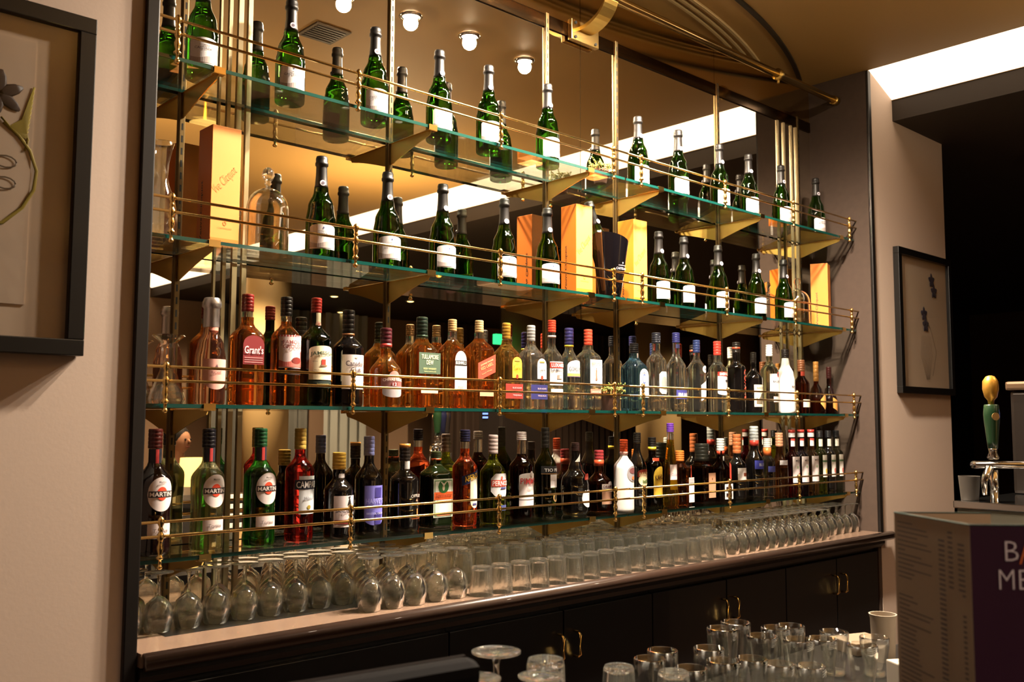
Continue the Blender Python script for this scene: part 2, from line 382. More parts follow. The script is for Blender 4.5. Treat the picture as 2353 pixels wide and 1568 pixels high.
# ---------------------------------------------------------------- bottles
def cyl_put(rad, off):
    def f(u, v): return ((rad+off)*sin(u/rad), -(rad+off)*cos(u/rad), v)
    return f
def flat_put(face, off):
    def f(u, v): return (u, -(face+off), v)
    return f
def label_bm(bm, put, u0, u1, top, bot, mi=0, n=20):
    pr = None
    for i in range(n+1):
        u = u0+(u1-u0)*i/n; a, b = bot(u), top(u)
        v = (bm.verts.new(put(u, a)), bm.verts.new(put(u, b)))
        if pr: f = bm.faces.new((pr[0], v[0], v[1], pr[1])); f.material_index = mi
        pr = v
def add_labels(root, labels, put_at):
    """labels: dict(s=shape, z=(z0,z1), w=width, c=colour, x=offset, t=[(text,z,w,h,colour[,rot])])"""
    for lb in labels:
        z0, z1 = lb['z']; w = lb['w']; cx = lb.get('x', 0); zc = (z0+z1)/2; H = z1-z0
        put = put_at(zc, .0007); bm = bmesh.new(); s = lb.get('s', 'rect')
        if s == 'ell':
            g = lambda u: H/2*math.sqrt(max(0, 1-((u-cx)/(w/2))**2)); label_bm(bm, put, cx-w/2, cx+w/2, lambda u: zc+g(u), lambda u: zc-g(u), n=26)
        elif s == 'arch':
            k = lb.get('k', .25)*H; g = lambda u: z1-k+k*math.sqrt(max(0, 1-((u-cx)/(w/2))**2)); label_bm(bm, put, cx-w/2, cx+w/2, g, lambda u: z0)
        elif s == 'tomb':
            k = lb.get('k', .2)*H; g = lambda u: math.sqrt(max(0, 1-((u-cx)/(w/2))**2)); label_bm(bm, put, cx-w/2, cx+w/2, lambda u: z1, lambda u: z0+k-k*g(u))
        elif s == 'slant':
            k = lb.get('k', .3); label_bm(bm, put, cx-w/2, cx+w/2, lambda u: z1+k*(u-cx), lambda u: z0+k*(u-cx))
        elif s == 'oct':
            g = lambda u: H/2-max(0, abs(u-cx)-w*.3)*1.1; label_bm(bm, put, cx-w/2, cx+w/2, lambda u: zc+g(u), lambda u: zc-g(u), n=24)
        elif s == 'dia':
            g = lambda u: H/2*(1-.75*abs(u-cx)/(w/2)); label_bm(bm, put, cx-w/2, cx+w/2, lambda u: zc+g(u), lambda u: zc-g(u), n=24)
        else: label_bm(bm, put, cx-w/2, cx+w/2, lambda u: z1, lambda u: z0)
        o = bmobj(lb.get('n', 'label'), bm, PAPER(lb['c']), root)
        mats = []; tbm = bmesh.new()
        def mi(c):
            m = PAPER(c)
            if m not in mats: mats.append(m)
            return mats.index(m)
        lv = .0013
        for sh in lb.get('d', []):                                   # coloured marks: (shape, x, z, w, h, colour)
            p2 = put_at(sh[2], lv); k, x, z, ww, hh, c = sh; lv += .0003
            if k == 'ell': label_bm(tbm, p2, x-ww/2, x+ww/2, lambda u: z+hh/2*math.sqrt(max(0, 1-((u-x)/(ww/2))**2)), lambda u: z-hh/2*math.sqrt(max(0, 1-((u-x)/(ww/2))**2)), mi(c), 16)
            elif k == 'tri': label_bm(tbm, p2, x-ww/2, x+ww/2, lambda u: z-hh/2+hh*max(.0, 1-abs(u-x)/(ww/2)), lambda u: z-hh/2, mi(c), 12)
            elif k == 'wave': label_bm(tbm, p2, x-ww/2, x+ww/2, lambda u: z+hh/2+.25*hh*sin((u-x)/ww*7), lambda u: z-hh/2, mi(c), 14)
            else: label_bm(tbm, p2, x-ww/2, x+ww/2, lambda u: z+hh/2, lambda u: z-hh/2, mi(c), 10)
        for tx in lb.get('t', []):
            s_, z, ww, hh, c = tx[:5]; rot = tx[5] if len(tx) > 5 else 0; xx = tx[6] if len(tx) > 6 else cx; arc = tx[7] if len(tx) > 7 else 0
            text_bm(tbm, s_, xx, z, ww, hh, put_at(z, lv+.0003), mi(c), rot=rot, bold=.012, arc=arc)
        if len(tbm.verts):
            me = bpy.data.meshes.new('lettering'); tbm.to_mesh(me); 
            link('lettering', me, mats, o)
        tbm.free()
def bottle(name, label, x, y, z, h, r, glassm, capc, bt=.56, st=.70, nr=.36, cb=.84, ease=1.0, sq=2.0, ay=1.0, fill=None, clearm=None, waist=0,
           capr=1.12, labels=(), rz=0, cat='bottle', group=None, bulge=0, foot=.04, base_r=None, necklab=None, capband=None, prof=None, capm=None, taper=0):
    t = thing(name, label, cat, (x, y, z+.0004), rz, group)
    pr = []
    def rad(f):
        if prof:
            for (a, ra), (b, rb) in zip(prof, prof[1:]):
                if a <= f <= b:
                    k = (f-a)/(b-a); k = k*k*(3-2*k); return r*(ra+(rb-ra)*k)
            return r*prof[-1][1]
        if f <= bt:
            q = r*(1-taper*(1-f/bt))
            if waist: q *= 1-waist*sin(pi*min(1, max(0, f/bt)))**2
            return q
        if f <= st:
            k = (f-bt)/(st-bt); k = k**ease; k = .5-.5*cos(pi*k); return r*(1-(1-nr)*k)
        q = r*nr
        if bulge: q *= 1+bulge*sin(pi*(f-st)/(cb+.02-st))
        return q
    fl = fill if fill else cb
    fs = [0, foot*.2, foot]+[foot+(cb-foot)*k/30 for k in range(1, 31)]
    def ring(f):
        q = rad(f)
        if f == 0: q *= .90
        elif f < foot: q *= .97
        return (q, max(f*h, 0))
    low = [ring(f) for f in fs if f < fl-.008]+[ring(fl)]
    n = 28 if sq == 2 else 40
    bmobj('glass_body', L(low, seg=n, sq=sq, ay=ay), glassm, t, True, 50)
    if fill:
        hi = [ring(fl+.001)]+[ring(f) for f in fs if f > fl+.01]+[ring(cb)]
        hi = [(q*(1 if k else .995), zz) for k, (q, zz) in enumerate(hi)]
        bmobj('glass_neck', L(hi, seg=n, sq=2 if fl > st else sq, ay=1 if fl > st else ay), clearm or M_CLEAR, t, True, 50)
    q = rad(cb)*capr
    cp = [(q*.96, cb*h+.0005), (q, cb*h+.002)]
    if capm: cp += [(q*.97, cb*h+(h-cb*h)*.62), (q*1.0, cb*h+(h-cb*h)*.64), (q*1.18, cb*h+(h-cb*h)*.70), (q*1.2, cb*h+(h-cb*h)*.82)]
    for k in (range(1, 5) if not capm else ()): zz = cb*h+(h-cb*h)*k/5; cp += [(q, zz-.0015), (q*.955, zz), (q, zz+.0015)]
    cp += [(q, h-.004), (q*.95, h-.001), (q*.8, h)]
    bmobj('cap', L(cp, seg=20), capm or FOIL(capc), t, True, 40)
    if capband: bmobj('neck_band', L([(q*1.02, capband[0]*h), (q*1.02, capband[1]*h)], seg=20), FOIL(capband[2]), t, True)
    def put_at(zc, off):
        rr = rad(min(max(zc/h, .05), .99))
        return flat_put(rr*ay, off) if sq > 3 and zc/h < bt else cyl_put(rr, off)
    add_labels(t, [dict(lb, z=(lb['z'][0]*h, lb['z'][1]*h), w=lb['w']*r, x=lb.get('x', 0)*r,
        t=[(s[0], s[1]*h, s[2]*r, s[3]*h, s[4])+((s[5],) if len(s) > 5 else ())+((s[6]*r,) if len(s) > 6 else ())+((s[7]*h,) if len(s) > 7 else ()) for s in lb.get('t', [])],
        d=[(k, a*r, b*h, c*r, e*h, f) for k, a, b, c, e, f in lb.get('d', [])]) for lb in labels], put_at)
    return t

# champagne bottles: one built, the rest copied
G_GREEN = glass('bottle_green', '#2F7414', 1.45, .003)
CH = [(1, .482, .11), (1, .742, .10), (1, 1.019, .105), (1, 1.265, .10), (1, 1.463, .11), (1, 1.726, .12), (1, 2.225, .11), (1, 2.475, .11), (1, 2.757, .11), (1, 2.974, .11), (1, 3.236, .11), (1, 3.559, .10),
      (2, .830, .13), (2, 1.060, .12), (2, 1.268, .12), (2, 1.535, .11), (2, 1.736, .11), (2, 2.332, .12), (2, 2.491, .12), (2, 2.737, .11), (2, 3.020, .11), (2, 3.241, .11)]
W2 = ['immediately right of the glass dome', 'second to the right of the big glass dome', 'third to the right of the big glass dome', 'second to the left of the middle orange box', 'touching the left of the middle orange box',
      'touching the right of the bucket-side orange box', 'second to the right of the bucket-side box', 'in the middle of the right half', 'second to the left of the small glass dome', 'immediately left of the small glass dome']
ch0 = None; n1 = n2 = 0
for s, x, y in CH:
    if s == 1: lab = 'green champagne bottle with black foil on the top shelf, %s from the left' % WORD[n1]; n1 += 1
    else: lab = 'champagne bottle on the second shelf, %s' % W2[n2]; n2 += 1
    loc = (x, -y, ZS[s-1]+.0004); grp = 'champagne bottles on the %s shelf' % SH[s-1]
    if ch0 is None:
        ch0 = bottle('champagne_bottle', lab, x, -y, ZS[s-1], .297, .041, G_GREEN, '#1A1413', prof=[(0, 1), (.38, 1), (.52, .86), (.66, .5), (.76, .37), (.90, .35), (.905, .42), (.93, .42), (.94, .36), (1, .36)], cb=.70,
                     labels=[dict(z=(.10, .33), w=1.9, c='#E9E4E6', s='arch', k=.12, d=[('ell', 0, .295, .09, .02, '#3F4F8C'), ('wave', 0, .135, 1.86, .05, '#B5A7A2')],
                                  t=[('CHAMPAGNE', .262, .7, .012, '#777070'), ('CASTELNAU', .235, 1.25, .022, '#6A6264')])], rz=R(-12))
        for c in list(ch0.children):
            if c.name.startswith('cap'): bpy.data.objects.remove(c)
        q = .041
        bmobj('foil', L([(q*.475, .207), (q*.43, .214), (q*.385, .24), (q*.37, .262), (q*.37, .268), (q*.44, .2695), (q*.445, .277), (q*.40, .279), (q*.41, .289), (q*.36, .2955), (q*.2, .297)], seg=22), mat('black_foil', '#0D0908', .45, 0, bump=.1), ch0, True)
        md = bmobj('neck_medallion', L([(.0085, 0), (.0085, .001), (.0078, .0014)], seg=20), PAPER('#C9C2CC'), ch0)
        md.rotation_euler = (R(82), 0, 0); md.location = (0, -.0195, .217)
        dt = bmobj('crest', L([(.0045, .0015), (.0045, .0019)], seg=14), PAPER('#5A4F5C'), md)
        ch0['group'] = grp; index_kids(ch0)
    else: dup(ch0, loc, rz=R(-12)+random.uniform(-.15, .15), label=lab, group=grp)

# third and bottom shelf bottles
Z3, Z4 = ZS[2], ZS[3]
AMB = glass('amber', '#FFC26A', 1.36); AMB2 = glass('deep_amber', '#F8A04E', 1.36); GOLD = glass('gold', '#FFCF74', 1.36)
RED = glass('campari_red', '#E04038', 1.36); ORG = glass('orange_red', '#FF7A48', 1.36); ROSE = glass('rose', '#F0BFA6', 1.36)
LG = glass('pale_green', '#ECF2C4', 1.38); GR = glass('vivid_green', '#4CC84A', 1.4); OLV = glass('olive_green', '#8E9E28', 1.4); YEL = glass('yellow', '#E8C23A', 1.36)
BLU = glass('sky_blue', '#86C4EE', 1.4); WINE = glass('wine_red', '#7A1420', 1.38)
DK = mat('black_glass', '#0A0808', .06, coat=.5); DKG = mat('dark_green_glass', '#101A08', .06, coat=.5); WHT = mat('white_glass', '#F3F0EC', .18, coat=.4)
BRN = glass('brown', '#5A200A', 1.4); COG = glass('cognac', '#7A2E10', 1.4)
b = bottle
b('rose_wine_bottle', 'pink sparkling wine bottle with silver foil and pink label, left end of the third shelf', .521, -.13, Z3, .27, .038, ROSE, '#C9C4C8', prof=[(0, 1), (.42, 1), (.56, .84), (.68, .5), (.78, .38), (1, .36)], cb=.72, capr=1.15,
  capm=mat('silver_foil', '#D8D2D4', .3, .8, bump=.2, bscale=300), labels=[dict(z=(.14, .42), w=1.75, c='#E3A99C', s='tomb', k=.35, d=[('tri', 0, .36, .16, .03, '#6A4A50')], t=[('ROSÉ', .30, .7, .03, '#A06A66')]), dict(n='neck_label', z=(.66, .76), w=.75, c='#E39A8A', s='ell')])
b('whisky_bottle', 'amber whisky bottle with ridged red cap and wine-red label', .624, -.12, Z3, .29, .039, AMB2, '#8C2320', bt=.6, st=.74, nr=.36, fill=.79, cb=.84, sq=4, labels=[dict(z=(.36, .62), w=1.5, c='#7E1F22', s='arch', k=.3, d=[('rect', 0, .40, 1.3, .005, '#D9A0A0'), ('rect', 0, .38, 1.3, .005, '#D9A0A0'), ('rect', 0, .42, 1.3, .005, '#D9A0A0')], t=[("Grant's", .49, 1.35, .07, '#F3DDE0')])])
b('whisky_bottle', 'amber whisky bottle with black red-topped cap and white bird label', .737, -.12, Z3, .293, .0395, AMB2, '#15100F', bt=.62, st=.76, nr=.33, fill=.77, cb=.82, bulge=.12, labels=[dict(z=(.34, .64), w=1.9, c='#EFDCDD', d=[('rect', 0, .632, 1.9, .016, '#B04038'), ('wave', 0, .38, 1.88, .06, '#C76A60'), ('ell', .3, .41, .8, .06, '#7A241C'), ('rect', .72, .45, .07, .07, '#8A2C22'), ('ell', .72, .487, .13, .02, '#7A241C')],
  t=[('THE', .562, .35, .016, '#7C6C74', 1.57, -.74), ('FAMOUS', .575, 1.35, .036, '#A05A58'), ('GROUSE', .535, 1.35, .036, '#A05A58')]), dict(z=(.28, .325), w=1.9, c='#2A1A16', n='lower_label', t=[('SCOTCH WHISKY', .302, 1.4, .015, '#C8A070')])])
b('whiskey_bottle', 'dark green whiskey bottle with red cap and cream label', .823, -.13, Z3, .297, .042, glass('dark_green', '#1E3F12', 1.45), '#A32A22', bt=.60, st=.76, nr=.31, cb=.86, labels=[dict(z=(.24, .55), w=1.9, c='#F3E6C4', s='arch', k=.12, d=[('rect', 0, .40, .3, .05, '#B23A2C'), ('ell', 0, .368, .55, .018, '#8A6A50'), ('rect', 0, .29, 1.5, .004, '#C8B890')], t=[('JAMESON', .478, 1.7, .045, '#3A4A34', 0, 0, .012), ('ESTD', .405, .3, .01, '#8A7A60', 0, -.55), ('1780', .405, .3, .01, '#8A7A60', 0, .55), ('TRIPLE DISTILLED', .325, 1.2, .012, '#A07C50')]),
  dict(z=(.17, .23), w=1.9, c='#1E2E2A', n='lower_label', t=[('Jameson', .2, .9, .02, '#A89A60')]), dict(n='neck_label', z=(.745, .86), w=.36, c='#F0E2BE'), dict(n='seal', z=(.72, .78), w=.42, c='#E8B8A0', s='ell', t=[('S', .75, .12, .025, '#B04A3A')])])
b('whisky_bottle', 'black whisky bottle with tall black cap and large white script label', .927, -.13, Z3, .272, .0425, DK, '#141011', bt=.60, st=.74, nr=.36, cb=.755, capband=(.735, .755, '#C98A5A'), labels=[dict(z=(.18, .53), w=1.9, c='#EFE4E2', d=[('ell', 0, .50, .2, .02, '#C9B0A8')], t=[('Canadian', .44, 1.4, .055, '#5A4A52'), ('Club', .375, .8, .05, '#5A4A52')]), dict(n='neck_mark', z=(.80, .85), w=.02, c='#C98A5A', t=[('CC', .825, .4, .03, '#C98A5A')])])
b('whisky_bottle', 'round-shouldered amber whisky bottle with maroon cap standing nearest the rail', 1.031, -.165, Z3, .226, .0445, AMB, '#4A1520', bt=.46, st=.70, nr=.34, ease=.8, fill=.735, cb=.755, capband=(.755, .80, '#B83A34'), labels=[dict(z=(.24, .36), w=1.8, c='#8A5A58', s='rect', d=[('ell', 0, .285, .5, .06, '#7A1A1A')], t=[('CHIVAS REGAL', .345, 1.55, .035, '#F3E8E0', 0, 0, .01), ('12', .285, .3, .04, '#FFFFFF')]), dict(n='crest', z=(.34, .45), w=.9, c='#B98A80', s='arch', k=.9), dict(n='lower_label', z=(.12, .225), w=1.6, c='#A8A0A4', s='tomb', k=.5)])
b('whisky_bottle', 'amber square whisky bottle with dark green cap and green label', 1.201, -.11, Z3, .275, .042, AMB, '#26342C', bt=.60, st=.76, nr=.37, fill=.755, cb=.80, sq=5, ay=.95, capband=(.775, .80, '#55705C'), labels=[dict(z=(.37, .60), w=1.92, c='#4E6350', t=[('TULLAMORE', .555, 1.5, .05, '#F0EFC8'), ('DEW', .495, .62, .05, '#F0EFC8'), ('IRISH WHISKEY', .425, 1.15, .022, '#C8CC90'), ('TRIPLE DISTILLED', .395, 1.1, .012, '#C8CC90')]), dict(n='lower_label', z=(.16, .20), w=1.5, c='#F2E0B0')])
b('whiskey_bottle', 'amber whiskey bottle with gold cap and tall white arched label', 1.319, -.11, Z3, .277, .041, AMB, '#E3B27A', bt=.62, st=.80, nr=.30, fill=.76, cb=.865, sq=4.5, ay=.8, labels=[dict(z=(.20, .64), w=1.15, c='#F4F1F2', s='arch', k=.27, x=.2, d=[('rect', .2, .505, 1.14, .055, '#2E2C2A')], t=[('BUSHMILLS', .507, 1.02, .036, '#F2F2F2', 0, .2), ('THE ORIGINAL', .445, .9, .02, '#B8A8A0', 0, .2), ('FINEST BLENDED', .36, .8, .01, '#C8B8B0', 0, .2), ('WHISKEY', .24, .6, .025, '#5A4A3A', 0, .2)])])
b('whisky_bottle', 'square amber whisky bottle with gold red-topped cap and slanting red label', 1.429, -.11, Z3, .282, .038, AMB2, '#E3BE8A', bt=.66, st=.80, nr=.33, fill=.79, cb=.86, sq=7, labels=[dict(z=(.36, .56), w=1.9, c='#CE4A38', s='slant', k=.42, t=[('JOHNNIE WALKER', .515, 1.5, .022, '#F3C090', R(23)), ('RED LABEL', .475, 1.4, .035, '#E9A070', R(23)), ('Scotch Whisky', .41, 1.2, .02, '#E9A070', R(23))]), dict(n='lower_label', z=(.14, .185), w=1.5, c='#D9A080')])
for nm, xx, g, cp_, lc, bc, tc in (('gold', 1.537, GOLD, '#C9963A', '#F2CE3E', '#8A3028', '#8A5A10'), ('silver', 1.649, M_CLEAR, '#C9C6CC', '#F2F0F0', '#2C2C66', '#4A4A50')):
    b('tequila_bottle', '%s tequila bottle with %s ridged cap and %s arched label' % (('golden', 'gold', 'yellow') if nm == 'gold' else ('clear', 'silver', 'white')), xx, -.12, Z3, .281, .0395, g, cp_, bt=.60, st=.78, nr=.32, fill=.80 if nm == 'gold' else None, cb=.81, sq=4, labels=[
      dict(z=(.36, .60), w=1.05, x=.3, c=lc, s='arch', k=.3, d=[('ell', .3, .375, .3, .05, '#B83A20'), ('rect', .3, .56, .6, .016, '#A08A4A')], t=[('Jose', .525, .3, .025, tc, 0, .3), ('Cuervo', .475, .85, .05, tc, 0, .3), ('Especial', .435, .5, .018, tc, 0, .3)]), dict(n='lower_label', z=(.12, .29), w=1.92, c=bc, t=[('BLUE AGAVE', .245, 1.0, .018, '#C8B0B8', 0, .3), ('TEQUILA', .16, 1.0, .02, '#C8B0B8', 0, .3)])])
b('liqueur_bottle', 'clear liqueur bottle with tall red cap and white label headed by a red band', 1.757, -.11, Z3, .308, .0375, M_CLEAR, '#D8402A', bt=.56, st=.72, nr=.34, cb=.86, capband=(.80, .825, '#E8B8B0'), labels=[dict(z=(.27, .53), w=1.9, c='#F3ECEC', d=[('rect', 0, .49, 1.88, .062, '#C23A2C'), ('rect', 0, .36, .6, .045, '#8A7C72'), ('rect', .1, .36, .3, .03, '#D8CCC0')], t=[('LUXARDO', .49, 1.6, .04, '#FFFFFF'), ('SAMBUCA', .435, 1.75, .032, '#3A3438'), ('DEI CESARI', .405, .9, .012, '#C89080')]), dict(n='lower_label', z=(.18, .23), w=1.7, c='#EDE6E6')])
b('gin_bottle', 'clear gin bottle with navy cap ringed in yellow and white label', 1.842, -.11, Z3, .286, .037, M_CLEAR, '#332F66', bt=.56, st=.76, nr=.38, cb=.79, capband=(.765, .79, '#E3C23A'), labels=[dict(z=(.40, .60), w=1.9, c='#EEEDEE', s='arch', k=.3, d=[('rect', 0, .425, 1.88, .035, '#E3B860'), ('rect', 0, .402, 1.88, .01, '#4A3A60')], t=[("GORDON'S", .495, 1.6, .055, '#4A4A4C')])])
b('gin_bottle', 'square clear gin bottle with orange-red cap and white label with a red guardsman', 1.940, -.11, Z3, .288, .0365, M_CLEAR, '#E0503A', bt=.64, st=.76, nr=.38, cb=.80, sq=6, labels=[dict(z=(.30, .62), w=1.7, x=.05, c='#F5F1F0', d=[('rect', .05, .45, .16, .09, '#D8604A'), ('ell', .05, .51, .12, .02, '#C8503A'), ('tri', .05, .42, .3, .1, '#D8705A')], t=[('BEEFEATER', .575, 1.4, .045, '#E38A7A')]), dict(n='lower_label', z=(.19, .26), w=1.5, c='#E07A68', t=[('LONDON DRY GIN', .225, 1.2, .018, '#F6D0C8')])])
b('gin_bottle', 'sky-blue gin bottle with black cap and narrow white arched label', 2.180, -.12, Z3, .252, .042, BLU, '#141318', bt=.62, st=.80, nr=.36, cb=.85, sq=6, ay=.9, labels=[dict(z=(.20, .62), w=1.2, x=.28, c='#F2F3F8', s='arch', k=.25, d=[('ell', .28, .47, .5, .14, '#5A6EB0'), ('ell', .28, .47, .38, .10, '#E8EAF4'), ('ell', .28, .38, .2, .05, '#7A8AC0')], t=[('BOMBAY', .565, .8, .03, '#4A4A60', 0, .28, .008), ('SAPPHIRE', .31, .85, .03, '#4A4A60', 0, .28)]), dict(n='neck_label', z=(.78, .98), w=.3, x=.1, c='#EFE6E4')])
b('vodka_bottle', 'clear engraved vodka bottle with dark lettered cap', 2.323, -.11, Z3, .302, .0385, M_CLEAR, '#20202A', bt=.62, st=.76, nr=.40, cb=.86, labels=[dict(z=(.22, .50), w=1.2, c='#C9CCCB', s='oct', d=[('ell', 0, .36, .8, .16, '#8E9492')], t=[('VODKA', .29, .9, .03, '#55595A')]), dict(n='neck_mark', z=(.90, .94), w=.02, c='#D0D0D8', t=[('LUX', .92, .5, .03, '#D8D8E0', 1.2)])])
b('vodka_bottle', 'clear sculpted vodka bottle with navy cap and navy band near its foot', 2.446, -.11, Z3, .31, .0385, glass('ice', '#EEF3F2', 1.5), '#27285C', bt=.55, st=.74, nr=.36, cb=.87, waist=-.05, labels=[dict(z=(.16, .27), w=1.9, c='#3A3A80', t=[('FINLANDIA', .21, 1.5, .05, '#F2F2F8')]), dict(n='neck_label', z=(.80, .85), w=.7, c='#25264A')])
b('vodka_bottle', 'clear vodka bottle with navy cap and pale angular label', 2.579, -.11, Z3, .289, .0365, M_CLEAR, '#2A3560', bt=.60, st=.76, nr=.36, cb=.82, labels=[dict(z=(.20, .42), w=1.3, x=.2, c='#DCE0EA', s='slant', k=.6), dict(n='neck_label', z=(.54, .64), w=.9, x=.2, c='#E8EAF0', s='ell', t=[('N', .59, .3, .04, '#3A3A5A', 0, .2)])])
b('vodka_bottle', 'clear vodka bottle with bright red cap and white label under a red strip', 2.735, -.10, Z3, .294, .0385, M_CLEAR, '#D83A30', bt=.58, st=.74, nr=.37, cb=.80, labels=[dict(z=(.24, .53), w=1.9, c='#F3F0F0', s='tomb', k=.1, d=[('rect', 0, .535, 1.88, .06, '#C8392E'), ('ell', .2, .44, .5, .03, '#4A4446')], t=[('SMIRNOFF', .535, 1.5, .04, '#FFFFFF')])])
b('vodka_bottle', 'black vodka bottle with orange-red lettering running up its side', 2.857, -.11, Z3, .297, .0365, DK, '#1A1412', bt=.64, st=.72, nr=.40, cb=.84, capband=(.90, .925, '#D84A30'), labels=[dict(z=(.18, .60), w=.02, x=.5, c='#150F0F', t=[('BLAVOD', .40, 3.4, .09, '#F2553C', pi/2, .35)])])
b('rum_bottle', 'short dark rum bottle with a narrow black neck and cream picture label', 2.984, -.11, Z3, .261, .038, DK, '#17120F', bt=.56, st=.74, nr=.28, cb=.82, labels=[dict(z=(.10, .46), w=1.9, c='#D9CDB4', d=[('ell', .2, .26, .7, .14, '#4A4234'), ('wave', -.3, .20, .8, .1, '#6A604E')], t=[('BLACK SPICED', .41, 1.3, .03, '#5A503C')])])
b('rum_bottle', 'clear white-rum bottle with tall white cap and white label', 3.125, -.10, Z3, .302, .040, glass('pale_olive', '#E2E6C8', 1.4), '#E8E2E4', bt=.60, st=.76, nr=.34, cb=.83, labels=[dict(z=(.30, .57), w=1.95, c='#E6E6EA', d=[('ell', .1, .56, .4, .08, '#C8483C'), ('ell', .1, .56, .24, .045, '#2A2024')], t=[('BACARDI', .46, 1.3, .035, '#3A3A44')]), dict(n='lower_label', z=(.16, .24), w=1.2, c='#C9B8B0')])
b('liqueur_bottle', 'opaque white coconut liqueur bottle with black cap and palm tree mark', 3.207, -.13, Z3, .285, .041, WHT, '#1C1616', prof=[(0, 1), (.5, .98), (.62, .84), (.76, .45), (.86, .36), (1, .36)], cb=.86, labels=[dict(z=(.24, .46), w=.02, x=.3, c='#F3F0EC', d=[('ell', .35, .27, .7, .10, '#E9A94A'), ('rect', .45, .31, .06, .09, '#4A2A1A'), ('wave', .45, .355, .5, .03, '#3A241C')], t=[('MALIBU', .415, 1.15, .03, '#5A4A48', 0, .2)])])
b('cognac_bottle', 'brandy bottle with reddish gold neck, just right of the white coconut bottle', 3.390, -.10, Z3, .247, .036, BRN, '#7A4A30', bt=.55, st=.72, nr=.42, cb=.78, labels=[dict(z=(.12, .26), w=1.7, c='#E6D2B8'), dict(n='neck_label', z=(.70, .80), w=1.0, c='#B04030')])
b('cognac_bottle', 'squat cognac bottle with slim gold neck and gold diamond label', 3.521, -.10, Z3, .245, .042, COG, '#A8743A', prof=[(0, 1), (.28, 1), (.46, .62), (.58, .27), (1, .24)], cb=.62, labels=[dict(z=(.08, .38), w=1.2, c='#D9A056', s='dia')])
b('cognac_bottle', 'cognac bottle with dark maroon cap at the far right of the third shelf', 3.640, -.10, Z3, .225, .037, COG, '#3A1414', prof=[(0, 1), (.30, .98), (.50, .55), (.62, .30), (1, .28)], cb=.75, labels=[dict(z=(.08, .30), w=1.2, c='#D09048', s='slant', k=-.5)])

# bottom shelf
def martini(x, y, g, cap, lab, bc):
    b('vermouth_bottle', lab, x, y, Z4, .298, .041, g, cap, bt=.58, st=.74, nr=.36, cb=.84, waist=.04, labels=[dict(z=(.35, .62), w=1.62, x=.1, c='#E3D8D8', s='ell', d=[('ell', .1, .49, .62, .105, '#E0492C'), ('rect', .1, .485, 1.5, .05, '#2F2626')], t=[('MARTINI', .485, 1.36, .034, '#E8DDD8', 0, .1), ('Martini', .58, .4, .018, '#6A605C', 0, .1)]),
      dict(n='lower_label', z=(.14, .27), w=1.5, x=.1, c='#DCCDCB', t=[('Torino', .2, .9, .03, '#9A8A88', 0, .1)]), dict(n='neck_label', z=(.72, .84), w=.9, c='#2A2836', d=[('rect', 0, .78, .18, .11, '#C23A3A')])])
martini(.385, -.14, mat('dark_red_glass', '#120506', .06, coat=.5), '#4A1512', 'dark red vermouth bottle with round white label at the far left of the bottom shelf', 0)
martini(.529, -.12, LG, '#16131C', 'pale yellow-green vermouth bottle with round white label and black cap', 0)
martini(.666, -.13, GR, '#1C4A2C', 'vivid green vermouth bottle with round white label and green cap', 0)
b('bitters_bottle', 'deep red bitters bottle with gold cap and dark blue banded label', .788, -.12, Z4, .298, .038, RED, '#C9A552', bt=.62, st=.76, nr=.37, cb=.81, labels=[dict(z=(.24, .575), w=1.5, x=.2, c='#DCE2EA', d=[('rect', .1, .50, 1.9, .085, '#1F2338'), ('ell', .2, .30, .3, .035, '#B09A40')], t=[('CAMPARI', .50, 1.65, .06, '#F0F0F2', 0, .1), ('Milano', .38, .8, .025, '#9A9AA0', 0, .2)])])
b('port_bottle', 'short black port bottle with yellow cap and white label with a caped figure', .892, -.15, Z4, .232, .040, DK, '#D9AE4A', bt=.55, st=.72, nr=.40, cb=.80, bulge=.06, labels=[dict(z=(.14, .50), w=1.75, c='#E8D9DC', d=[('tri', .25, .44, .35, .10, '#1A1414'), ('ell', .25, .485, .2, .015, '#1A1414'), ('rect', 0, .20, 1.6, .05, '#8A2A2C')], t=[('SANDEMAN', .33, 1.45, .045, '#4A4044'), ('FINE RUBY', .2, .9, .02, '#D8A8A8')]), dict(n='neck_label', z=(.66, .78), w=.5, c='#E0DCE0', s='ell')])
b('sherry_bottle', 'black sherry bottle with blue cap and violet-blue label', 1.003, -.13, Z4, .275, .0385, DK, '#8C92D2', bt=.56, st=.74, nr=.36, cb=.80, labels=[dict(z=(.10, .50), w=1.75, c='#7A76CE', s='tomb', k=.18, d=[('rect', .2, .43, .6, .10, '#3C3484'), ('rect', .2, .17, .6, .12, '#3C3484')], t=[('HARVEYS', .345, 1.5, .05, '#A9A8E6'), ('SOLERA SHERRY', .29, 1.0, .018, '#C8C8F0'), ('BRISTOL CREAM', .22, 1.4, .02, '#C8C8F0')])])
b('port_bottle', 'black port bottle with orange-ringed cap and small white neck seal', 1.128, -.13, Z4, .252, .0425, DK, '#2A2220', bt=.58, st=.72, nr=.33, cb=.80, bulge=.06, capband=(.955, 1.0, '#E09A4A'), labels=[dict(z=(.28, .45), w=.02, c='#120E0E', d=[('tri', .35, .36, .25, .03, '#B08A70'), ('rect', .4, .22, .12, .08, '#D88A48'), ('rect', .4, .18, .4, .012, '#D88A48')], t=[('OFFLEY', .41, .95, .035, '#D0C8C0', 0, .3, .008), ('TAWNY PORT', .15, .9, .014, '#C8642E', 0, .3)]), dict(n='neck_seal', z=(.71, .80), w=.45, c='#E6E2E6')])
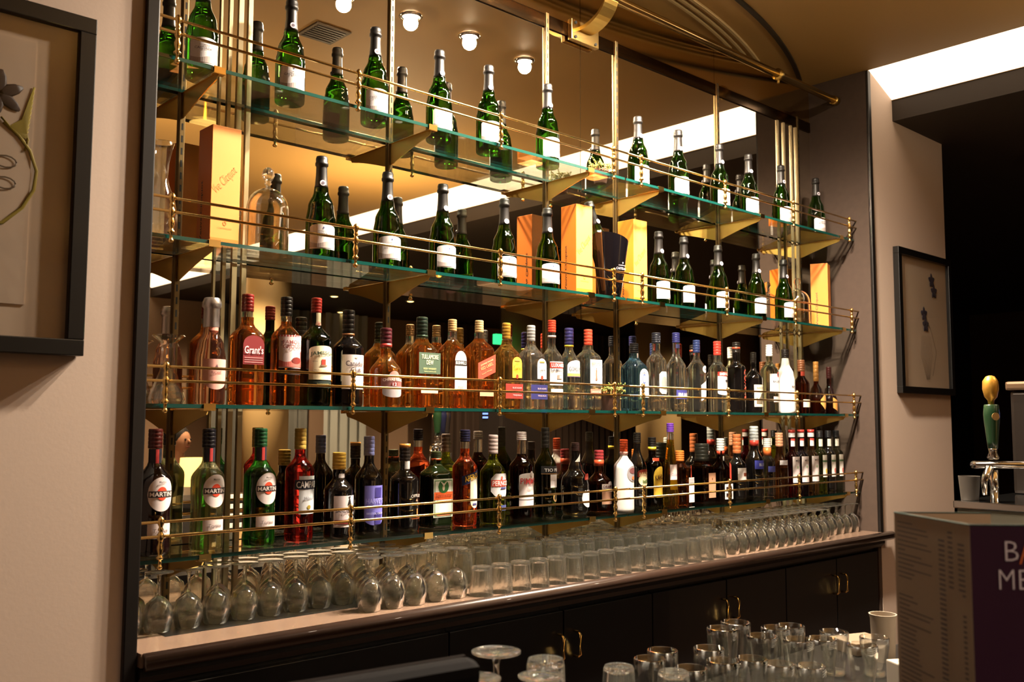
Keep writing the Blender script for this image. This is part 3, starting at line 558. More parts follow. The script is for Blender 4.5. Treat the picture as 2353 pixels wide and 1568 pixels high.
b('herbal_liqueur_bottle', 'square dark green herbal liqueur bottle with stag label and orange band', 1.259, -.11, Z4, .227, .041, DKG, '#28331C', bt=.68, st=.84, nr=.36, cb=.90, sq=7, ay=.9, capband=(.88, .905, '#D8552C'), labels=[dict(z=(.14, .64), w=1.78, c='#E9F0E4', d=[('rect', 0, .39, 1.62, .47, '#7FA37C'), ('rect', 0, .39, 1.5, .44, '#F1F4EC'), ('rect', 0, .42, 1.72, .10, '#E4662E'), ('ell', 0, .54, 1.0, .17, '#2F6A34'), ('ell', 0, .525, .22, .08, '#D8CDB4'), ('ell', 0, .57, .12, .03, '#FFFFFF'), ('rect', 0, .165, 1.2, .01, '#D87050')],
  t=[('Jägermeister', .42, 1.55, .065, '#7A2A18'), ('V', .575, .6, .06, '#E8DEC8')])])
b('aperitif_bottle', 'bright orange-red aperitif bottle with navy cap and slanting navy name band', 1.365, -.12, Z4, .292, .0385, ORG, '#1A1A38', bt=.60, st=.74, nr=.38, fill=.80, cb=.87, labels=[dict(z=(.18, .50), w=.95, x=.25, c='#EDE8D4', s='tomb', k=.25, d=[('rect', .25, .22, .5, .02, '#4A4A80')]), dict(n='name_band', z=(.45, .55), w=1.8, c='#1E2A5C', s='slant', k=.3, t=[('APEROL', .505, 1.45, .06, '#F0C040', R(16))])])
b('pastis_bottle', 'olive green pastis bottle with silver-pink cap and white eight-sided label', 1.482, -.12, Z4, .275, .0415, OLV, '#B8A4A4', bt=.56, st=.74, nr=.34, cb=.78, labels=[dict(z=(.30, .56), w=1.75, c='#E4E4EA', s='oct', d=[('rect', 0, .45, 1.7, .075, '#D8503E'), ('ell', 0, .51, .22, .04, '#D8705E'), ('rect', .2, .395, .6, .018, '#4A4C8A')], t=[('PERNOD', .45, 1.5, .055, '#F6F0F0')]), dict(n='lower_label', z=(.14, .20), w=1.0, x=.2, c='#4A5490')])
b('liqueur_bottle', 'dark red-brown fruit cup bottle with silver cap and plain white label with red name', 1.616, -.11, Z4, .284, .040, glass('dark_plum', '#3A0E10', 1.4), '#C8B8B8', bt=.60, st=.74, nr=.37, fill=.745, cb=.90, taper=.04, labels=[dict(z=(.14, .53), w=1.85, c='#EFE7E9', s='arch', k=.08, d=[('ell', .2, .52, .35, .06, '#D8CCD0'), ('rect', 0, .23, 1.83, .006, '#6A6060')], t=[("PIMM'S", .44, 1.65, .07, '#D0484A'), ('THE ORIGINAL', .40, 1.1, .014, '#B08A8C'), ('No 1', .35, .5, .035, '#D8A8A0')])])
b('sherry_bottle', 'tall dark green sherry bottle with black band, white label and gold crest', 1.726, -.11, Z4, .298, .0375, glass('sherry_green', '#33430C', 1.42), '#14110F', bt=.56, st=.76, nr=.34, cb=.77, labels=[dict(z=(.48, .57), w=2.3, c='#1C1A1C', d=[('rect', 0, .484, 2.28, .006, '#B08050')], t=[('TIO PEPE', .525, 1.9, .035, '#E6E4E6', 0, .1)]), dict(n='small_label', z=(.33, .475), w=1.1, x=.25, c='#ECE6EA', t=[('JEREZ', .41, .5, .01, '#B8B0B4', 0, .25)]), dict(n='crest', z=(.17, .27), w=.7, x=.35, c='#9A7A4A', s='ell', d=[('ell', .35, .22, .4, .05, '#2A2418')])])
b('liqueur_bottle', 'squat sloping black liqueur bottle with red wax seal and oval white label', 1.872, -.11, Z4, .245, .049, DK, '#2A1616', prof=[(0, .88), (.05, .95), (.42, 1), (.5, .92), (.64, .48), (.78, .28), (1, .25)], cb=.88, labels=[dict(z=(.10, .36), w=1.3, x=.35, c='#E9E0E2', s='ell', d=[('ell', .35, .28, .08, .02, '#B04040')]), dict(n='wax_seal', z=(.45, .57), w=.62, x=.3, c='#D64A3A', s='ell', t=[('DOM', .51, .35, .035, '#F0A090', 0, .3)]), dict(n='neck_label', z=(.68, .80), w=.55, c='#D8D0CC', s='slant', k=1.2)])
b('liqueur_bottle', 'brown broad-shouldered liqueur bottle with red cap and peach label', 2.022, -.085, Z4, .216, .045, BRN, '#A83A40', bt=.46, st=.66, nr=.34, cb=.74, capband=(.74, .84, '#D85030'), labels=[dict(z=(.12, .45), w=1.6, x=.2, c='#D9A98C', d=[('rect', .2, .405, 1.58, .08, '#E9E2E2'), ('ell', .2, .46, .5, .06, '#E9DADA')], t=[('DRAMBUIE', .405, 1.4, .045, '#7A3034', 0, .2)])])
b('liqueur_bottle', 'opaque white bottle with orange cap and round grey medallion', 2.062, -.168, Z4, .255, .036, WHT, '#E0572C', bt=.62, st=.78, nr=.36, cb=.83, capband=(.79, .83, '#C8948A'), labels=[dict(z=(.42, .64), w=1.5, x=.2, c='#9A9498', s='ell', d=[('ell', .2, .57, 1.0, .08, '#7A4A4C'), ('ell', .2, .47, .4, .05, '#D8743A')])])
b('cream_liqueur_bottle', 'black cream liqueur bottle with arched red name band', 2.193, -.12, Z4, .278, .0355, DK, '#17120F', bt=.54, st=.78, nr=.36, cb=.86, ease=.9, labels=[dict(z=(.30, .46), w=1.5, c='#E9DCB4', s='ell', d=[('wave', .1, .36, .8, .04, '#6A7A4A')]), dict(n='name_band', z=(.42, .52), w=1.7, c='#A03C2C', s='arch', k=.4, t=[('BAILEYS', .465, 1.35, .045, '#F0D9A8', 0, 0, .01)])])
b('coffee_liqueur_bottle', 'dark coffee liqueur bottle with yellow neck ring and yellow arched label', 2.305, -.10, Z4, .26, .0375, glass('coffee', '#1C0A06', 1.4), '#141010', bt=.58, st=.74, nr=.36, cb=.82, bulge=.06, capband=(.81, .86, '#E0C034'), labels=[dict(z=(.14, .58), w=1.7, x=.1, c='#F0C648', s='arch', k=.3, t=[('KAHLÚA', .44, 1.4, .09, '#5A2A10', R(8), .1)]), dict(n='neck_label', z=(.62, .70), w=1.1, c='#E0553A')])
b('vanilla_liqueur_bottle', 'very tall slim yellow liqueur bottle with purple cap', 2.372, -.135, Z4, .313, .029, YEL, '#6A3AA8', prof=[(0, 1), (.1, .98), (.5, .74), (.8, .48), (1, .36)], cb=.89, fill=.80, labels=[dict(z=(.20, .50), w=1.6, c='#EFDAD6', t=[('Galliano', .38, 1.2, .035, '#C090A8')])])
b('orange_liqueur_bottle', 'square brown liqueur bottle with orange cap and hanging white tag', 2.462, -.11, Z4, .207, .039, glass('tawny', '#A8551C', 1.38), '#D87A34', bt=.66, st=.76, nr=.40, cb=.80, sq=5, labels=[dict(z=(.04, .50), w=.85, x=.55, c='#F0ECEE', d=[('rect', .55, .44, .8, .08, '#C8C0C4')]), dict(n='ribbon', z=(.5, .72), w=.12, x=.5, c='#E85A48', s='slant', k=-1.2)])
b('almond_liqueur_bottle', 'square dark brown liqueur bottle with black box-shaped stopper and peach label', 2.613, -.105, Z4, .232, .042, glass('dark_brown', '#401A0A', 1.4), '#1C1C18', bt=.60, st=.66, nr=.62, cb=.70, sq=8, capr=1.1, labels=[dict(z=(.08, .50), w=1.1, x=.2, c='#D0A080', d=[('ell', .2, .40, .12, .03, '#6A4028'), ('rect', .2, .34, .7, .006, '#8A6040')]), dict(n='top_label', z=(.9, .96), w=.9, c='#5A5A2C')])
b('orange_liqueur_bottle', 'small liqueur bottle with silver cap, red ribbon and white frame label', 2.698, -.135, Z4, .252, .035, glass('dark_amber', '#3A1208', 1.4), '#C8CACC', bt=.5, st=.66, nr=.40, cb=.80, sq=4, capband=(.74, .80, '#C8442E'), labels=[dict(z=(.04, .28), w=1.6, x=.1, c='#F2ECEE', d=[('rect', .1, .21, 1.1, .05, '#2A1612'), ('rect', .1, .11, 1.1, .05, '#2A1612')]), dict(n='ribbon', z=(.36, .60), w=.3, x=.45, c='#E8503E', s='slant', k=-1.0), dict(n='neck_label', z=(.62, .72), w=1.0, c='#E8E0E0')])
b('rum_bottle', 'black bottle with copper cap and white map label', 2.850, -.11, Z4, .268, .037, DK, '#B8683E', bt=.52, st=.66, nr=.42, cb=.70, labels=[dict(z=(.28, .48), w=1.8, c='#EAE2E0', d=[('slant', .2, .38, .8, .05, '#7A3A20')])])
b('syrup_bottle', 'dark bottle with silver and red cap and blue shoulder band', 2.979, -.11, Z4, .301, .038, DK, '#B8BCC0', bt=.50, st=.70, nr=.44, cb=.78, capband=(.72, .80, '#D8483C'), labels=[dict(z=(.40, .52), w=1.9, c='#3E42A4', t=[('BLUE', .46, .9, .04, '#D8DCF4')])])
b('liqueur_bottle', 'slim clear bottle with silver cap, orange neck and small blue label', 3.079, -.11, Z4, .248, .032, glass('grey', '#B8B4A8', 1.4), '#C4C2C0', bt=.60, st=.72, nr=.46, cb=.84, capband=(.70, .84, '#E07038'), labels=[dict(z=(.42, .52), w=1.8, c='#4A4E9C')])
b('rum_bottle', 'amber-brown bottle with peach neck and broad white shoulder label', 3.160, -.12, Z4, .272, .036, glass('toffee', '#A8683A', 1.38), '#C08A6C', bt=.44, st=.70, nr=.42, cb=.78, labels=[dict(z=(.44, .56), w=1.8, c='#ECE6EE')])
for i, (xx, g, lab) in enumerate(((3.263, WINE, 'red syrup bottle, left of the three with red and white caps'), (3.340, glass('plum', '#3A1030', 1.4), 'plum syrup bottle, middle of the three with red and white caps'), (3.427, glass('tan', '#A87A4A', 1.4), 'tan syrup bottle, right of the three with red and white caps'))):
    b('syrup_bottle', lab, xx, -.12, Z4, .285, .032, g, '#E4D8DA', bt=.58, st=.68, nr=.42, cb=.88, capband=(.95, 1.0, '#C8403A'), labels=[dict(z=(.18, .58), w=1.9, c='#E6DADC', d=[('ell', .3, .30, .6, .07, ('#C8403A', '#9AB080', '#A8C0A0')[i]), ('ell', -.2, .42, .3, .04, '#9AB090')], t=[('MONIN', .52, 1.1, .03, '#6A6068')]), dict(n='neck_label', z=(.74, .86), w=1.1, c='#E8DADC', d=[('rect', 0, .845, 1.1, .03, '#C8403A')])])
for i, (xx, g, lab) in enumerate(((3.504, OLV, 'olive syrup bottle with black cap, left of the last three on the bottom shelf'), (3.583, DK, 'black syrup bottle with black cap, middle of the last three on the bottom shelf'), (3.655, glass('pale_syrup', '#C4C09A', 1.4), 'pale syrup bottle with black cap at the far right of the bottom shelf'))):
    b('syrup_bottle', lab, xx, -.12, Z4, .28, .0315, g, '#1A1A1E', bt=.62, st=.72, nr=.42, cb=.88, labels=[dict(z=(.24, .60), w=1.3, c='#E0DCD6', d=[('rect', 0, .50, 1.28, .03, '#5A7A5A'), ('ell', 0, .34, .5, .08, ('#D8B84A', '#C8706A', '#C8706A')[i])]), dict(n='neck_label', z=(.74, .86), w=1.1, c='#DCD6CC')])

# ---------------------------------------------------------------- other things on the shelves
Z2 = ZS[1]; M_OR = mat('orange_carton', '#E87C22', .5, bump=.03); M_YO = mat('yellow_orange_carton', '#F49A48', .5, bump=.03)
def carton(x, y, h, lab, rz=0, w=.078):
    t = thing('champagne_box', lab, 'box', (x, y, Z2+.0005), rz, 'orange champagne boxes on the second shelf'); q = w/2
    bmobj('carton', B(-q, q, -q, q, 0, h, bev=.0008), M_YO, t)
    s = bmobj('side_panel', B(-q-.0006, -q-.0001, -q+.001, q-.001, .001, h-.001), M_OR, t)
    tb_ = bmesh.new(); text_bm(tb_, 'Veuve Clicquot', -.012, h*.31, h*.5, .013, lambda u, v: (-q-.0012, -u, v), rot=pi/2, bold=.015)
    me = bpy.data.meshes.new('lettering'); tb_.to_mesh(me); tb_.free(); link('lettering', me, PAPER('#3A2410'), s)
    f = bmesh.new(); box(f, -q+.001, q-.001, -q-.0006, -q-.0002, h*.035, h*.075)
    bmobj('orange_band', f, M_OR, t)
    tb_ = bmesh.new(); text_bm(tb_, 'Vve Clicquot', .0, h*.56, w*1.1, .03, lambda u, v: (u, -q-.0008, v), rot=R(50), shear=.4, bold=-.012)
    text_bm(tb_, 'CHAMPAGNE', 0, h*.16, w*.5, .004, lambda u, v: (u, -q-.0008, v)); text_bm(tb_, 'o', 0, h*.2, .01, .012, lambda u, v: (u, -q-.0008, v))
    me = bpy.data.meshes.new('signature'); tb_.to_mesh(me); tb_.free(); link('signature', me, PAPER('#C8782A'), t)
carton(.542, -.105, .315, 'tall orange champagne box between the carafe and the large glass dome')
carton(1.877, -.115, .322, 'tall orange champagne box touching the left of the black ice bucket', rz=R(-3))
carton(2.205, -.095, .320, 'tall orange champagne box touching the right of the black ice bucket')
carton(3.575, -.105, .312, 'tall orange champagne box at the far right of the second shelf', rz=R(20))
def shell(prof, wall=.0022, seg=32):
    return lathe(bmesh.new(), prof+[(max(r-wall, .0005), z+(wall if k == len(prof)-1 else 0)) for k, (r, z) in list(enumerate(prof))[::-1]], seg=seg, close=False)
def cloche(x, y, s, lab):
    t = thing('glass_dome', lab, 'glass dome', (x, y, Z2+.0006))
    pr = [(.055, 0), (.056, .004), (.0545, .03), (.054, .12)]+[(.054*cos(a), .12+.058*sin(a)) for a in [k*pi/2/9 for k in range(1, 9)]]+[(.006, .1785)]
    bmobj('dome', shell([(r*s, z*s) for r, z in pr], .0022), M_THIN, t, True)
    bmobj('knob', L([(r*s, z*s) for r, z in ((.005, .178), (.006, .185), (.010, .189), (.007, .194), (.013, .203), (.0165, .213), (.014, .225), (.006, .232))], seg=20), M_CRYS, t, True)
cloche(.673, -.12, 1.02, 'large clear glass dome with a ball knob at the left of the second shelf')
cloche(3.408, -.08, 1.0, 'clear glass dome with a knob beside the far right orange box')
# a small bottle stands under the left dome
t = thing('carafe', 'clear flared glass carafe at the far left of the second shelf', 'carafe', (.392, -.10, Z2+.0006))
bmobj('glass_body', shell([(.030, 0), (.038, .006), (.042, .03), (.041, .07), (.034, .11), (.020, .145), (.016, .165), (.0175, .20), (.025, .235), (.030, .25)], .0028), M_THIN, t, True)
bmobj('thick_base', L([(.030, .001), (.0345, .006), (.036, .012), (.030, .014)], seg=28), M_CRYS, t, True)
t = thing('glass_decanter', 'clear cut-glass decanter with flat flared lip at the far left of the third shelf', 'decanter', (.425, -.10, Z3+.0006))
bmobj('glass_body', shell([(.040, 0), (.044, .012), (.040, .03), (.030, .055), (.022, .075), (.018, .085), (.017, .14), (.019, .152), (.034, .165), (.040, .168)], .003, 20), M_THIN, t)
bmobj('cut_base', L([(.036, .001), (.040, .008), (.037, .024), (.028, .045), (.02, .05)], seg=12), M_CRYS, t)
# ice bucket with a bottle leaning in it
t = thing('ice_bucket', 'glossy black flared champagne bucket with slanted rim', 'ice bucket', (2.012, -.152, Z2+.0006))
bm = bmesh.new(); sg = 40; prof = [(.035, 0, 0), (.038, .004, 0), (.050, .08, .0), (.060, .16, .3), (.067, .215, 1), (.0645, .215, 1), (.055, .15, .3), (.04, .02, 0)]
rings = []
for r, z, k in prof: rings.append([bm.verts.new((r*cos(a), r*sin(a), z-k*.02*cos(a-.2))) for a in [2*pi*i/sg for i in range(sg)]])
for a, c in zip(rings, rings[1:]):
    for i in range(sg): bm.faces.new((a[i], a[(i+1) % sg], c[(i+1) % sg], c[i]))
bm.faces.new(rings[0][::-1]); bm.faces.new(rings[-1])
bmobj('bucket_body', bm, mat('black_acrylic', '#0C0A0D', .08, coat=.6), t, True, 50)
tb_ = bmesh.new(); pf = lambda u, v: ((.0535+.0015+(v-.08)*.13)*sin(u/.055), -(.0535+.0015+(v-.08)*.13)*cos(u/.055), v)
text_bm(tb_, 'CASTELNAU', 0, .105, .05, .0085, pf, bold=.01); text_bm(tb_, 'CHAMPAGNE', 0, .116, .035, .004, pf); text_bm(tb_, '●', 0, .125, .006, .006, pf)
me = bpy.data.meshes.new('lettering'); tb_.to_mesh(me); tb_.free(); link('lettering', me, PAPER('#C8C2CC'), t)
lean = dup(ch0, (2.020, -.150, Z2+.070), label='champagne bottle leaning inside the black bucket')
lean.rotation_euler = (R(-8), R(-15), 0); lean['group'] = 'champagne bottles on the second shelf'

# succulents in small pots
M_LEAF = mat('succulent_green', '#8A9440', .5, var=.4, bscale=60); M_STEMR = mat('succulent_stem', '#A8703A', .6)
def succulent(x, y, z, lab, s=1):
    t = thing('potted_succulent', lab, 'plant', (x, y, z+.0005))
    bmobj('pot', lathe(bmesh.new(), [(r*s, q*s) for r, q in ((.022, 0), (.024, .002), (.030, .045), (.032, .045), (.033, .054), (.029, .054), (.027, .046), (.001, .045))], seg=24, close=False), mat('brown_pot', '#5A3A2C', .6, var=.2), t, True, 40)
    st = bmesh.new(); lf = bmesh.new(); rn = random.Random(3)
    for k in range(26):
        a = rn.uniform(0, 2*pi); l = rn.uniform(.02, .05)*s; e = rn.uniform(-.35, .95)
        p0 = Vector((cos(a)*.012*s, sin(a)*.012*s, .046*s)); p1 = p0+Vector((cos(a)*l*.6, sin(a)*l*.45, .012*s+l*.3)); p2 = p0+Vector((cos(a)*l, sin(a)*l*.75, .01*s+l*e))
        tube(st, [p0, p1, p2], [.0014*s, .0012*s, .0008*s], 5)
        for j in range(7):
            q = p1.lerp(p2, j/6)+Vector((rn.uniform(-.004, .004), rn.uniform(-.004, .004), rn.uniform(-.004, .004)))*s; d = Vector((rn.uniform(-1, 1), rn.uniform(-1, 1), rn.uniform(-.3, 1))).normalized()
            tube(lf, [q, q+d*.005*s, q+d*.010*s], [.0008*s, .0026*s, .0004*s], 5)
    bmobj('stems', st, M_STEMR, t, True); bmobj('leaves', lf, M_LEAF, t, True)
succulent(2.04, -.12, Z3, 'small succulent in a brown pot between the red-capped gin and the blue gin', 1.15)
succulent(2.02, -.10, ZS[0], 'small succulent in a brown pot in the middle of the top shelf', .95)

# ---------------------------------------------------------------- glassware on the counter
def glass_thing(name, lab, cat, prof, loc, group, wall=.0016, seg=24, solid=None, flip=False, facets=None):
    t = thing(name, lab, cat, loc, 0, group)
    if flip: prof = [(r, -z) for r, z in prof[::-1]]
    bmobj('bowl', shell(prof, wall, seg), M_THIN if solid else M_CRYS, t, facets is None)
    if solid:
        for nm, sp_ in solid: bmobj(nm, L(sp_, seg=seg if facets is None else facets), M_CRYS, t, True)
    return index_kids(t)
def stem_glass(lab, group, loc, H=.155, rb=.036, rf=.032):
    t = thing('wine_glass', lab, 'glass', loc, 0, group)
    bl = [(rb*.80, 0), (rb*.86, .004), (rb, .03), (rb*.98, .045), (rb*.80, .065), (rb*.4, .078), (.005, .083)]
    bmobj('bowl', shell(bl, .0013, 20), M_CRYS, t, True)
    bmobj('stem', L([(.006, .0835), (.0038, .092), (.0034, H*.75), (.0045, H-.012), (.008, H-.006)], seg=10), M_CRYS, t, True)
    bmobj('foot', L([(.0075, H-.0055), (rf*.5, H-.0035), (rf, H-.002), (rf, H), (.002, H)], seg=24), M_CRYS, t, True)
    return index_kids(t)
rn = random.Random(11); ZG = ZC+.0006
gA = 'upturned stemmed glasses crowded at the left end of the counter'
gB = 'upturned stemmed glasses at the right end of the counter'
gC = 'upturned straight tumblers in the middle of the counter'
gD = 'upturned low tumblers along the front middle of the counter'
laA = 'upturned stemmed glass in the crowd at the left end of the back counter'
laB = 'upturned stemmed glass in the rows at the right end of the back counter'
laC = 'upturned tall ribbed tumbler in the middle rows of the back counter'
laD = 'upturned low tumbler along the front middle of the back counter'
sgA = sgB = tC = tD = None
def hexgrid(x0, x1, y0, y1, px, py):
    out = []; j = 0; y = y0
    while y <= y1:
        x = x0+(px/2 if j % 2 else 0)
        while x <= x1: out.append((x+rn.uniform(-.001, .001), y+rn.uniform(-.001, .001))); x += px
        y += py; j += 1
    return out
def near(x, y, lim): return y > lim and any(abs(x-q) < .040 for q in ST)
for x, y in hexgrid(.335, 1.22, -.262, -.045, .0735, .0655):
    if (y < -.19 and x < .9) or near(x, y, -.10): continue
    if sgA is None: sgA = stem_glass(laA, gA, (x, y, ZG), .139, .035, .033)
    else: dup(sgA, (x, y, ZG))
for x, y in hexgrid(2.56, 3.64, -.275, -.045, .068, .061):
    if y < -.24 and x > 3.3 or near(x, y, -.10): continue
    if sgB is None: sgB = stem_glass(laB, gB, (x, y, ZG), .128, .0325, .0285)
    else: dup(sgB, (x, y, ZG))
def tumbler(lab, group, loc, h, r, flutes=12):
    t = thing('tumbler', lab, 'glass', loc, 0, group)
    bm = bmesh.new(); n = flutes*2; pr = [(r, 0), (r*.985, .004), (r*.93, h*.4), (r*.84, h*.93), (r*.78, h), (r*.01, h), (r*.01, h-.009), (r*.74, h-.011), (r*.80, h*.88), (r*.88, h*.4), (r*.95, .004), (r*.955, 0)]
    rs = []
    for k, (q, z) in enumerate(pr):
        fl = .93 if 1 < k < 5 else 1
        rs.append([bm.verts.new((q*(fl if i % 2 else 1)*cos(2*pi*i/n), q*(fl if i % 2 else 1)*sin(2*pi*i/n), z)) for i in range(n)])
    rs.append(rs[0])
    for a, c in zip(rs, rs[1:]):
        for i in range(n): bm.faces.new((a[i], a[(i+1) % n], c[(i+1) % n], c[i]))
    bmobj('glass_body', bm, M_CRYS, t, True, 30)
    return index_kids(t)
for x, y in hexgrid(1.30, 2.50, -.2135, -.045, .0735, .0645):
    if y < -.20 and x < 1.60: continue
    if tC is None: tC = tumbler(laC, gC, (x, y, ZG), .112, .034)
    else: dup(tC, (x, y, ZG), rz=rn.uniform(0, 1))
for x in [1.29+.077*k for k in range(16)]:
    y = -.288
    if tD is None: tD = tumbler(laD, gD, (x, y, ZG), .082, .036, 10)
    else: dup(tD, (x, y, ZG), rz=rn.uniform(0, 1))
tag(bmobj('drip_tray', B(.40, 1.15, -.20, -.05, ZC+.0001, ZC+.0005), M_BLACK), 'thin dark mat under the stemmed glasses at the left of the counter', 'mat')

# ---------------------------------------------------------------- the front bar (camera side)
M_BARW = mat('bar_black_top', '#0E0C0C', .35); M_BARB = mat('bar_body', '#17120F', .6)
br = thing('front_bar', 'dark front bar counter with low working surface facing the back counter', 'counter')
bmobj('working_surface', B(-1.2, 1.92, -1.52, -1.08, .82, .86), M_BARW, br)
bmobj('body', B(-1.2, 3.2, -1.50, -1.12, 0, .815), M_BARB, br)
bmobj('bar_top', B(-2.0, 3.3, -2.15, -1.86, 1.03, 1.07, bev=.006), M_BARW, br)
bmobj('bar_front', B(-2.0, 3.3, -1.92, -1.88, 0, 1.03), M_BARB, br)
ps = thing('slatted_rack', 'white slatted rack behind the raised bar, seen in the mirror', 'rack', (0, 0, 0))
s = bmesh.new()
for k in range(6): box(s, 1.34, 2.30, -1.575, -1.56, .88+k*.042, .88+k*.042+.019)
bmobj('slats', s, mat('white_slats', '#E8E4DA', .5), ps)
s = bmesh.new()
for x in (1.34, 1.8, 2.29): box(s, x-.006, x+.006, -1.585, -1.576, .8605, 1.12)
bmobj('frame', s, M_BLACK, ps)
pl = thing('tap_counter', 'grey steel tap counter behind the bar menu at the right', 'counter', (.365, -.02, 0))
bmobj('body', B(1.955, 3.1, -1.50, -1.20, .861, 1.19), mat('grey_steel', '#5A564A', .5, .4), pl)
bmobj('edge', B(1.95, 3.1, -1.51, -1.19, 1.191, 1.212, bev=.003), M_CHROME, pl)
# beer font
bf = thing('beer_font', 'chrome beer tap rail with dark handled taps at the right edge', 'beer tap', (2.375, -1.305, 1.2125))
ax_ = Vector((.72, -.62, 0)).normalized()
bmobj('rail', T([tuple(-ax_*.06+Vector((0, 0, .105))), tuple(ax_*.30+Vector((0, 0, .105)))], .018, 14, .6), M_CHROME, bf, True)
for k in (.0, .16):
    p = ax_*k
    bmobj('column', T([tuple(p), tuple(p+Vector((0, 0, .09)))], .012, 12), M_CHROME, bf, True)
    bmobj('spout', T([tuple(p+Vector((-.03, .0, .10))), tuple(p+Vector((-.045, .01, .06))), tuple(p+Vector((-.045, .01, .02)))], [.012, .010, .007], 10), M_CHROME, bf, True)
for k, c, top in ((-.0, '#16301A', True), (.13, '#12162E', False), (.25, '#1A1614', False)):
    p = ax_*k+Vector((0, 0, .12)); h = [(.013, 0), (.017, .006), (.011, .02), (.012, .028), (.013, .032)]
    hd = bmobj('tap_collar', L(h, seg=16, c=(p.x, p.y)), M_CHROME, bf, True); hd.location.z = p.z
    o = bmobj('tap_handle', L([(.013, .0), (.015, .02), (.021, .08), (.022, .10), (.020, .125), (.018, .128)], seg=18, c=(p.x, p.y)), mat('handle_'+c, c, .3, coat=.5), bf, True); o.location.z = p.z+.032
    if top:
        o = bmobj('brass_finial', L([(.008, 0), (.009, .012), (.017, .022), (.022, .045), (.021, .068), (.012, .082), (.004, .085)], seg=18, c=(p.x, p.y)), mat('gold_finial', '#C9973E', .35, .7, bump=.3, bscale=80), bf, True); o.location.z = p.z+.16
    bd = bmobj('badge', L([(.011, 0), (.011, .002)], seg=18), PAPER('#8A6A3A'), bf); bd.location = (p.x-.014, p.y-.016, p.z+.125); bd.rotation_euler = (R(90), 0, R(-42))
m_ = thing('coffee_machine', 'dark steel machine with small blue display behind the taps', 'machine', (2.83, -1.32, 1.2125))
bmobj('housing', B(-.10, .2, -.09, .09, 0, .33, bev=.012), mat('dark_steel', '#2A2420', .35, .6), m_)
bmobj('top_rim', B(-.11, .21, -.10, .10, .331, .36, bev=.008), mat('bronze_rim', '#6A5440', .35, .6), m_)
dsp = bmesh.new()
for k in range(3): box(dsp, -.1035, -.1005, -.05, -.01, .24+k*.02, .25+k*.02)
bmobj('display', dsp, mat('blue_led', '#4A6AD8', .4, emit='#6A8AFF', es=2), m_)
bu = thing('steel_bucket', 'small grey bucket at the left end of the tap counter', 'bucket', (2.375, -1.235, 1.2125))
bmobj('pail', lathe(bmesh.new(), [(.024, 0), (.030, .07), (.028, .07), (.022, .003), (.001, .003)], seg=24, close=False), mat('grey_pail', '#4A443E', .5), bu, True, 40)

# till screen seen from behind
ti = thing('till_screen', 'black till screen seen from behind at the lower left', 'screen', (.0, -1.41, 1.0), R(-8))
o = bmobj('housing', B(-.42, .262, -.018, .018, -.10, .150, bev=.014), mat('black_plastic', '#100E0F', .8, spec=.05), ti); o.rotation_euler = (R(12), 0, 0)
o = bmobj('bezel', B(-.42, .258, .0185, .024, -.10, .146, bev=.002), mat('grey_plastic', '#1A1513', .9, spec=.05), ti); o.rotation_euler = (R(12), 0, 0)
bmobj('stand', B(-.10, .05, -.03, .03, -.1395, -.10), M_BLACK, ti)

# foreground glasses
tag(bmobj('glass_ledge', B(.33, .90, -1.47, -1.13, .861, .93), M_BLACK), 'black raised ledge holding upturned glasses on the front bar', 'ledge')
def wine_up(lab, loc):
    t = thing('coupe_glass', lab, 'glass', loc, 0); H = loc_h
    return t
def upturned(lab, x, y, ztop, z0, rf=.038):
    H = ztop-z0; t = thing('wine_glass', lab, 'glass', (x, y, z0+.0005))
    bmobj('bowl', shell([(.033, 0), (.040, .03), (.038, .05), (.02, .068), (.006, .073)], .0014), M_CRYS, t, True)
    bmobj('stem', L([(.006, .0735), (.0045, .085), (.0045, H-.02), (.008, H-.010)], seg=12), M_CRYS, t, True)
    bmobj('foot', L([(.008, H-.0095), (.02, H-.006), (rf, H-.003), (rf, H-.0005), (rf-.002, H), (.012, H-.0015), (.002, H-.001)], seg=40), M_CRYS, t, True)
upturned('upturned stemmed glass with wide foot, highest beside the till screen', .465, -1.278, 1.087, .93)
upturned('upturned stemmed glass with wide foot touching the till screen corner', .388, -1.318, 1.068, .93)
upturned('upturned stemmed glass in front of the thick-based tumbler on the front bar', .490, -1.350, 1.060, .93, .034)
g1 = tumbler('upturned thick-based tumbler nearest the till screen on the front bar', None, (.56, -1.29, .9305), .132, .036, 30)
g1 = tumbler('upturned small tumbler between the stemmed and the beer glasses on the front bar', None, (.80, -1.235, .9305), .070, .033, 30)
g1 = tumbler('upturned small tumbler at the bottom frame edge beside the wavy glasses', None, (.875, -1.30, .9305), .060, .033, 30)
BG = [(1.19, -1.186, 1.003), (1.296, -1.147, .995), (1.35, -1.215, .986), (1.439, -1.197, .975), (1.262, -1.236, .985), (1.318, -1.289, .978), (1.395, -1.300, .970), (1.530, -1.255, .958), (1.455, -1.362, .958), (1.590, -1.322, .948)]
WG = ['at the back left', 'at the very back in front of the brass handles', 'second along the back row', 'third along the back row', 'front left of the tall group', 'centre front of the tall group', 'right of centre in front', 'last in the back row', 'front right of the group', 'beside the white napkins']
for (x, y, z), w in zip(BG, WG):
    h = z-.861; t = thing('beer_glass', 'tall upright beer glass, %s' % w, 'glass', (x, y, .8605))
    bmobj('bowl', shell([(.024, .0), (.025, .006), (.024, .02), (.029, h*.55), (.0325, h*.85), (.0325, h)], .0016, 32), M_THIN, t, True)
    bmobj('base', L([(.020, .001), (.0222, .004), (.0215, .012), (.018, .013)], seg=24), M_CRYS, t, True)
SG = [(.924, -1.205, .987), (.995, -1.180, .987), (1.058, -1.246, .993), (.94, -1.290, .983), (1.005, -1.315, .990), (1.085, -1.326, .983), (1.150, -1.345, .966), (1.235, -1.365, .951)]
